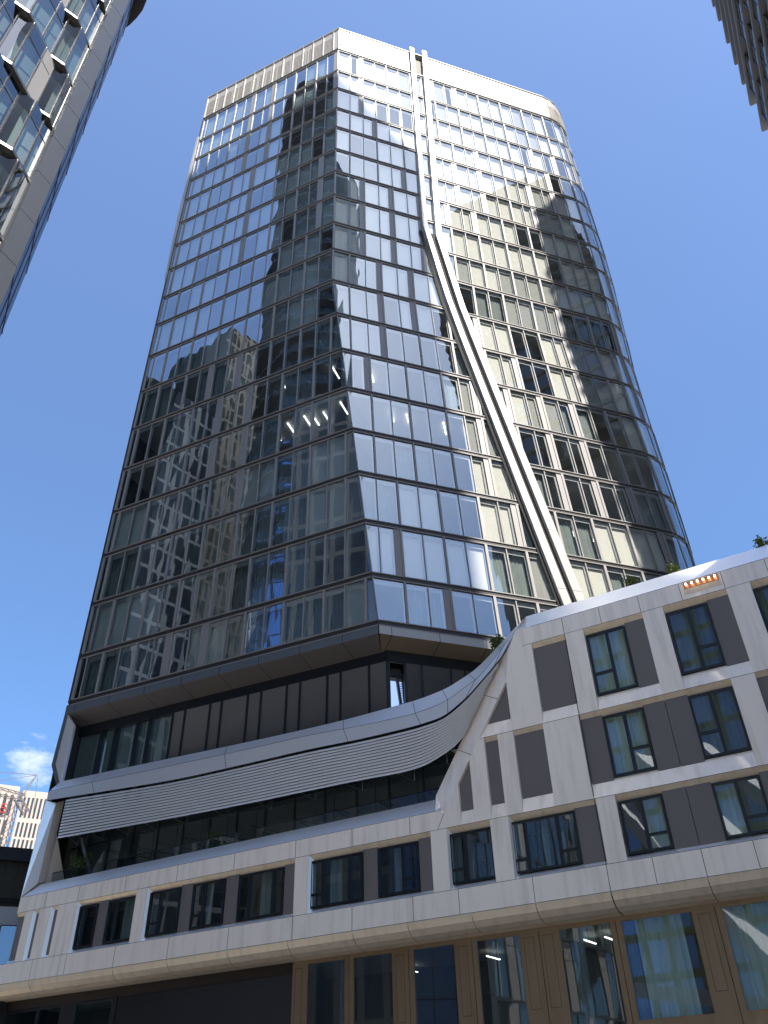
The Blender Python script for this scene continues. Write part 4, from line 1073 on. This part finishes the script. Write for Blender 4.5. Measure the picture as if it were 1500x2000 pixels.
for i in range(4):
    a, b2 = q[i], q[(i + 1) % 4]; L = (b2 - a).length
    for z0, z1_, kk in ((0, 57.5, 'facadeB'), (57.5, BH, 'facadeB')):
        if i == 0 and z0 > 50: kk = 'tower_dark'
        bo.poly([(a.x, a.y, z0), (b2.x, b2.y, z0), (b2.x, b2.y, z1_), (a.x, a.y, z1_)], kk, [(0, z0), (L, z0), (L, z1_), (0, z1_)])
q2 = [TB(-3.2, 0, -1.3), TB(4.2, 0, -1.3), TB(4.2, 0, -20), TB(-3.2, 0, -20)]
bo.hexa([Vector((p.x, p.y, 78)) for p in q2], [Vector((p.x, p.y, 0)) for p in q2], 'near_col')
bo.poly([(p.x, p.y, BH) for p in q], 'roofdark')
bo.build('wall', nr, BP)

# ================================================================== BUILDINGS BEHIND THE CAMERA (they shade and are mirrored)
def block(name, pts, z0, z1_, k, label, cat, uvoff=0):
    pts = [Vector((p[0], p[1], 0)) for p in pts]; c = sum(pts, Vector()) / len(pts)
    root = empty(name, (c.x, c.y, 0), label, cat)
    mb = MB(); n = len(pts); u = uvoff
    for i in range(n):
        a, b2 = pts[i], pts[(i + 1) % n]; L = (b2 - a).length
        mb.poly([(a.x, a.y, z0), (b2.x, b2.y, z0), (b2.x, b2.y, z1_), (a.x, a.y, z1_)], k, [(u, z0), (u + L, z0), (u + L, z1_), (u, z1_)]); u += L
    mb.build('wall', root, (c.x, c.y, 0))
    rf = MB(); rf.poly([(p.x, p.y, z1_) for p in pts], 'roofdark'); rf.build('roof', root, (c.x, c.y, 0))
    return root, c
e_ = Vector((.866, .5, 0)); a_ = Vector((.5, -.866, 0))
def EA(pp, al): v = e_ * pp + a_ * al; return (v.x, v.y)
# tower whose edges cut the sun on the glass tower
rt, cc = block('beige_grid_tower', [EA(21.5, 23.8), EA(14.3, 15.6), EA(5.0, 6.2), EA(1.0, 30), EA(20, 60)], 0, 153.5, 'facadeA', 'very tall beige gridded tower glimpsed only as a dark reflection in the glass', 'skyscraper')
rt, cc = block('blue_glass_tower', [(-53 + 9 * math.cos(t * math.pi / 8), -1 + 9 * math.sin(t * math.pi / 8)) for t in range(16)], 0, 195, 'facadeG', 'round blue glass tower with curved balconies, seen only mirrored in the left face', 'skyscraper')
slb = MB()
for z in range(60, 195, 4):
    for t in range(24):
        t0, t1 = t * math.pi / 12, (t + 1) * math.pi / 12; r0, r1 = 9.0, 10.6
        P_ = [(-53 + r * math.cos(tt_), -1 + r * math.sin(tt_)) for r, tt_ in ((r1, t0), (r1, t1), (r0, t1), (r0, t0))]
        slb.hexa([Vector((x, y, z + .35)) for x, y in P_], [Vector((x, y, z)) for x, y in P_], 'slab')
slb.build('balcony_slab', rt, (cc.x, cc.y, 0))
block('blue_banded_building', [(-34, -14), (-8, -24), (-14, -40), (-40, -30)], 0, 46, 'facadeC', 'building with panes tinted blue for reflected sky and olive bands, mirrored in the hotel windows', 'building')

block('dark_glass_tower', [(-78, 3.8), (-96, 8), (-100, -18), (-80, -16)][::-1], 0, 138, 'facadeD', 'dark tower mirrored between the pale gridded tower and the round blue one', 'skyscraper')
block('pale_grid_tower', [(-60, 20.8), (-76, 13.5), (-78, 9), (-61.4, 12.2)][::-1], 0, 93, 'facadeP', 'pale stone tower of narrow window bays, seen only mirrored low in the left glass face', 'office building')
block('dark_mirror_filler', [(-96, 44), (-112, 44), (-112, -4), (-96, -4)], 0, 132, 'facadeD', 'dark unseen block added to darken the reflection at the far left of the glass tower', 'office building')  # added out of view so the left glass mirrors dark instead of sky
block('added_shade_block', [EA(21.4, -4), EA(31, -4), EA(31, 1), EA(21.4, 1)], 0, 35.5, 'facadeB', 'mid height unseen block added outside the right edge to shade the end of the hotel', 'building')  # added out of view to keep sun off the right end of the hotel
rk = empty('white_raking_frame', (-17, -9, 0), 'white slanting beams of the building opposite, mirrored in the hotel windows', 'building frame')
for i, (xa, za, xb, zb3) in enumerate(((-27, 27, -12, 8), (-22, 28, -8, 11), (-16, 27, -4, 13), (-30, 12, -2, 6))):
    mb = MB(); mb.beam((xa, -9, za), (xb, -9, zb3), 2.0, 'white', 1.0); mb.build('beam', rk, (xa, -9, za))

# ================================================================== FAR LEFT
wt = empty('white_office_block', (-67, 145, 0), 'pale stone office block with tall narrow windows, far off at the left edge', 'office building')
wm = MB(); wwn = []
A0, A1 = Vector((-73, 142.3, 0)), Vector((-66.9, 145.4, 0)); B0, B1 = Vector((-66.7, 146.6, 0)), Vector((-61.0, 149.0, 0))
def wbox(p, q, z0, z1_, k, dep=8, mb=wm):
    d = (q - p).normalized(); n_ = Vector((d.y, -d.x, 0))
    mb.hexa([Vector((p.x, p.y, z0)), Vector((q.x, q.y, z0)), Vector((q.x, q.y, z1_)), Vector((p.x, p.y, z1_))], [Vector((p.x, p.y, z0)) - n_ * dep, Vector((q.x, q.y, z0)) - n_ * dep, Vector((q.x, q.y, z1_)) - n_ * dep, Vector((p.x, p.y, z1_)) - n_ * dep], k)
wbox(A0, A1, 0, 55.2, 'render_white'); wbox(B0, B1, 0, 55.0, 'render_white')
wm.build('wall', wt, (-67, 145, 0))
for P_, Q_, n_c, zt0 in ((A0, A1, 6, 53.6), (B0, B1, 8, 53.8)):
    d = (Q_ - P_); L = d.length; d.normalize(); n_ = Vector((d.y, -d.x, 0))
    for i in range(n_c):
        x0 = .35 + (L - .5) * i / n_c; wv = (L - .5) / n_c * .52
        for z0, z1_ in ((zt0 - 3.6, zt0), (zt0 - 6.9, zt0 - 4.4), (zt0 - 9.8, zt0 - 7.3), (zt0 - 12.7, zt0 - 10.2), (zt0 - 15.6, zt0 - 13.1)):
            p = P_ + d * x0 + n_ * .02; q_ = p + d * wv
            mb = MB(); mb.poly([Vector((p.x, p.y, z0)), Vector((q_.x, q_.y, z0)), Vector((q_.x, q_.y, z1_)), Vector((p.x, p.y, z1_))], 'win_far')
            mb.build('window', wt, (p.x, p.y, z0))
# red letter of a roof sign, cut by the frame
lt = MB()
def st(pts, wv):
    d = (A1 - A0).normalized(); n_ = Vector((d.y, -d.x, 0)); O_ = Vector((-68.95, 144.3, 50.3)) + n_ * .3
    for (x0, y0), (x1, y1) in zip(pts[:-1], pts[1:]): lt.beam(O_ + d * x0 + Vector((0, 0, y0)), O_ + d * x1 + Vector((0, 0, y1)), wv, 'red', .1)
st([(1.0, 1.25), (.75, 1.5), (.25, 1.5), (0, 1.2), (.1, .9), (.9, .65), (1.0, .35), (.75, .05), (.25, .05), (0, .3)], .24)
lt.build('sign_letter', wt, (-68.9, 144.3, 50.3))

cr = empty('construction_crane', (-58.3, 127.2, 0), 'thin steel lattice crane in front of the pale far off office block', 'crane')
def lattice(p, q, wv, k, name):
    mb = MB(); p = Vector(p); q = Vector(q); d = (q - p); L = d.length; d.normalize()
    u = Vector((0, 0, 1)) if abs(d.z) < .9 else Vector((1, 0, 0)); x = d.cross(u).normalized() * wv / 2; y = d.cross(x).normalized() * wv / 2
    cs = [x + y, x - y, -x - y, -x + y]
    for c in cs: mb.beam(p + c, q + c, .12, k)
    n = max(2, int(L / wv))
    for i in range(n):
        for j in range(4):
            a = p + d * (L * i / n) + cs[j]; b2 = p + d * (L * (i + 1) / n) + cs[(j + 1) % 4]; mb.beam(a, b2, .07, k)
    mb.build(name, cr, p)
lattice((-59.0, 126.8, 0), (-58.8, 126.9, 46.0), 1.1, 'crane', 'mast')
lattice((-66, 123.5, 48.2), (-57.6, 127.6, 46.8), 1.0, 'crane', 'counter_jib')
lattice((-58.6, 127.0, 46.8), (-56.9, 127.9, 44.6), .9, 'crane', 'jib_foot')
mb = MB(); mb.beam((-58.2, 127.2, 46.2), (-56.71, 128.0, 50.6), .16, 'crane'); mb.beam((-58.6, 127.1, 46.8), (-56.71, 128.0, 50.6), .10, 'crane'); mb.build('a_frame', cr, (-58, 127, 46))
mb = MB(); mb.beam((-56.71, 128, 50.6), (-66, 124.0, 50.35), .07, 'crane'); mb.beam((-56.71, 128, 50.6), (-66, 124.0, 47.6), .07, 'crane'); mb.beam((-56.5, 128, 50.4), (-55.9, 128.3, 44), .05, 'crane'); mb.build('pendant_line', cr, (-57, 128, 50))

lb = empty('brown_clad_building', (-25, 54.5, 0), 'low brown clad building with a dark flat roof edge behind the hotel', 'building')
mb = MB(); dd = Vector((.92, .40, 0))
def ln(t): p = Vector((-25.3, 54.4, 0)) + dd * t; return p
def bx_(t0, t1, z0, z1_, k, o0=0, o1=-6, m_=None):
    n_ = Vector((.40, -.92, 0)); a, b2 = ln(t0), ln(t1)
    (m_ or mb).hexa([Vector((a.x, a.y, z0)) + n_ * o0, Vector((b2.x, b2.y, z0)) + n_ * o0, Vector((b2.x, b2.y, z1_)) + n_ * o0, Vector((a.x, a.y, z1_)) + n_ * o0],
            [Vector((a.x, a.y, z0)) + n_ * o1, Vector((b2.x, b2.y, z0)) + n_ * o1, Vector((b2.x, b2.y, z1_)) + n_ * o1, Vector((a.x, a.y, z1_)) + n_ * o1], k)
bx_(-12, 7, 0, 16.9, 'wallbrown')
for t in (-.2, .55, 1.3, 2.05): bx_(t, t + .03, 14.7, 16.9, 'joint', .005, -.1)
mb.build('wall', lb, (-25, 54.5, 0))
mb = MB(); bx_(-12.5, 7.5, 16.91, 17.7, 'roofdark', .4, -7); mb.build('roof', lb, (-25, 54.5, 16)); 
mb = MB(); bx_(-12, 7, 14.5, 14.75, 'joint', .15, 0); mb.build('ledge', lb, (-25, 54.5, 14))

an = empty('white_framed_annexe', (-20, 45.8, 0), 'small white framed annexe with blue panes at the lower left edge', 'building')
mb = MB(); gp_ = MB(); dd2 = Vector((.92, .38, 0)); n2 = Vector((.38, -.92, 0))
def LA(t, z, o=0): p = Vector((-20.45, 45.5, 0)) + dd2 * t + n2 * o; return Vector((p.x, p.y, z))
mb.hexa([LA(-5, 0, -.3), LA(3, 0, -.3), LA(3, 12, -.3), LA(-5, 12, -.3)], [LA(-5, 0, -5), LA(3, 0, -5), LA(3, 12, -5), LA(-5, 12, -5)], 'roofdark')
mb.hexa([LA(-5, 11.2, .0), LA(3, 11.35, .0), LA(3, 12.2, .0), LA(-5, 12.05, .0)], [LA(-5, 11.2, -.3), LA(3, 11.35, -.3), LA(3, 12.2, -.3), LA(-5, 12.05, -.3)], 'white')
for t in (-2.4, -1.2, .22, 1.2): mb.beam(LA(t, 7.5, 0), LA(t, 11.3, 0), .16, 'white')
mb.beam(LA(-5, 9.3, 0), LA(3, 9.3, 0), .16, 'white')
mb.build('wall', an, (-20, 45.8, 0))
gp_.poly([LA(-5, 8, -.15), LA(3, 8, -.15), LA(3, 11.3, -.15), LA(-5, 11.3, -.15)], 'blueglass'); gp_.build('pane', an, (-20, 45.8, 8))
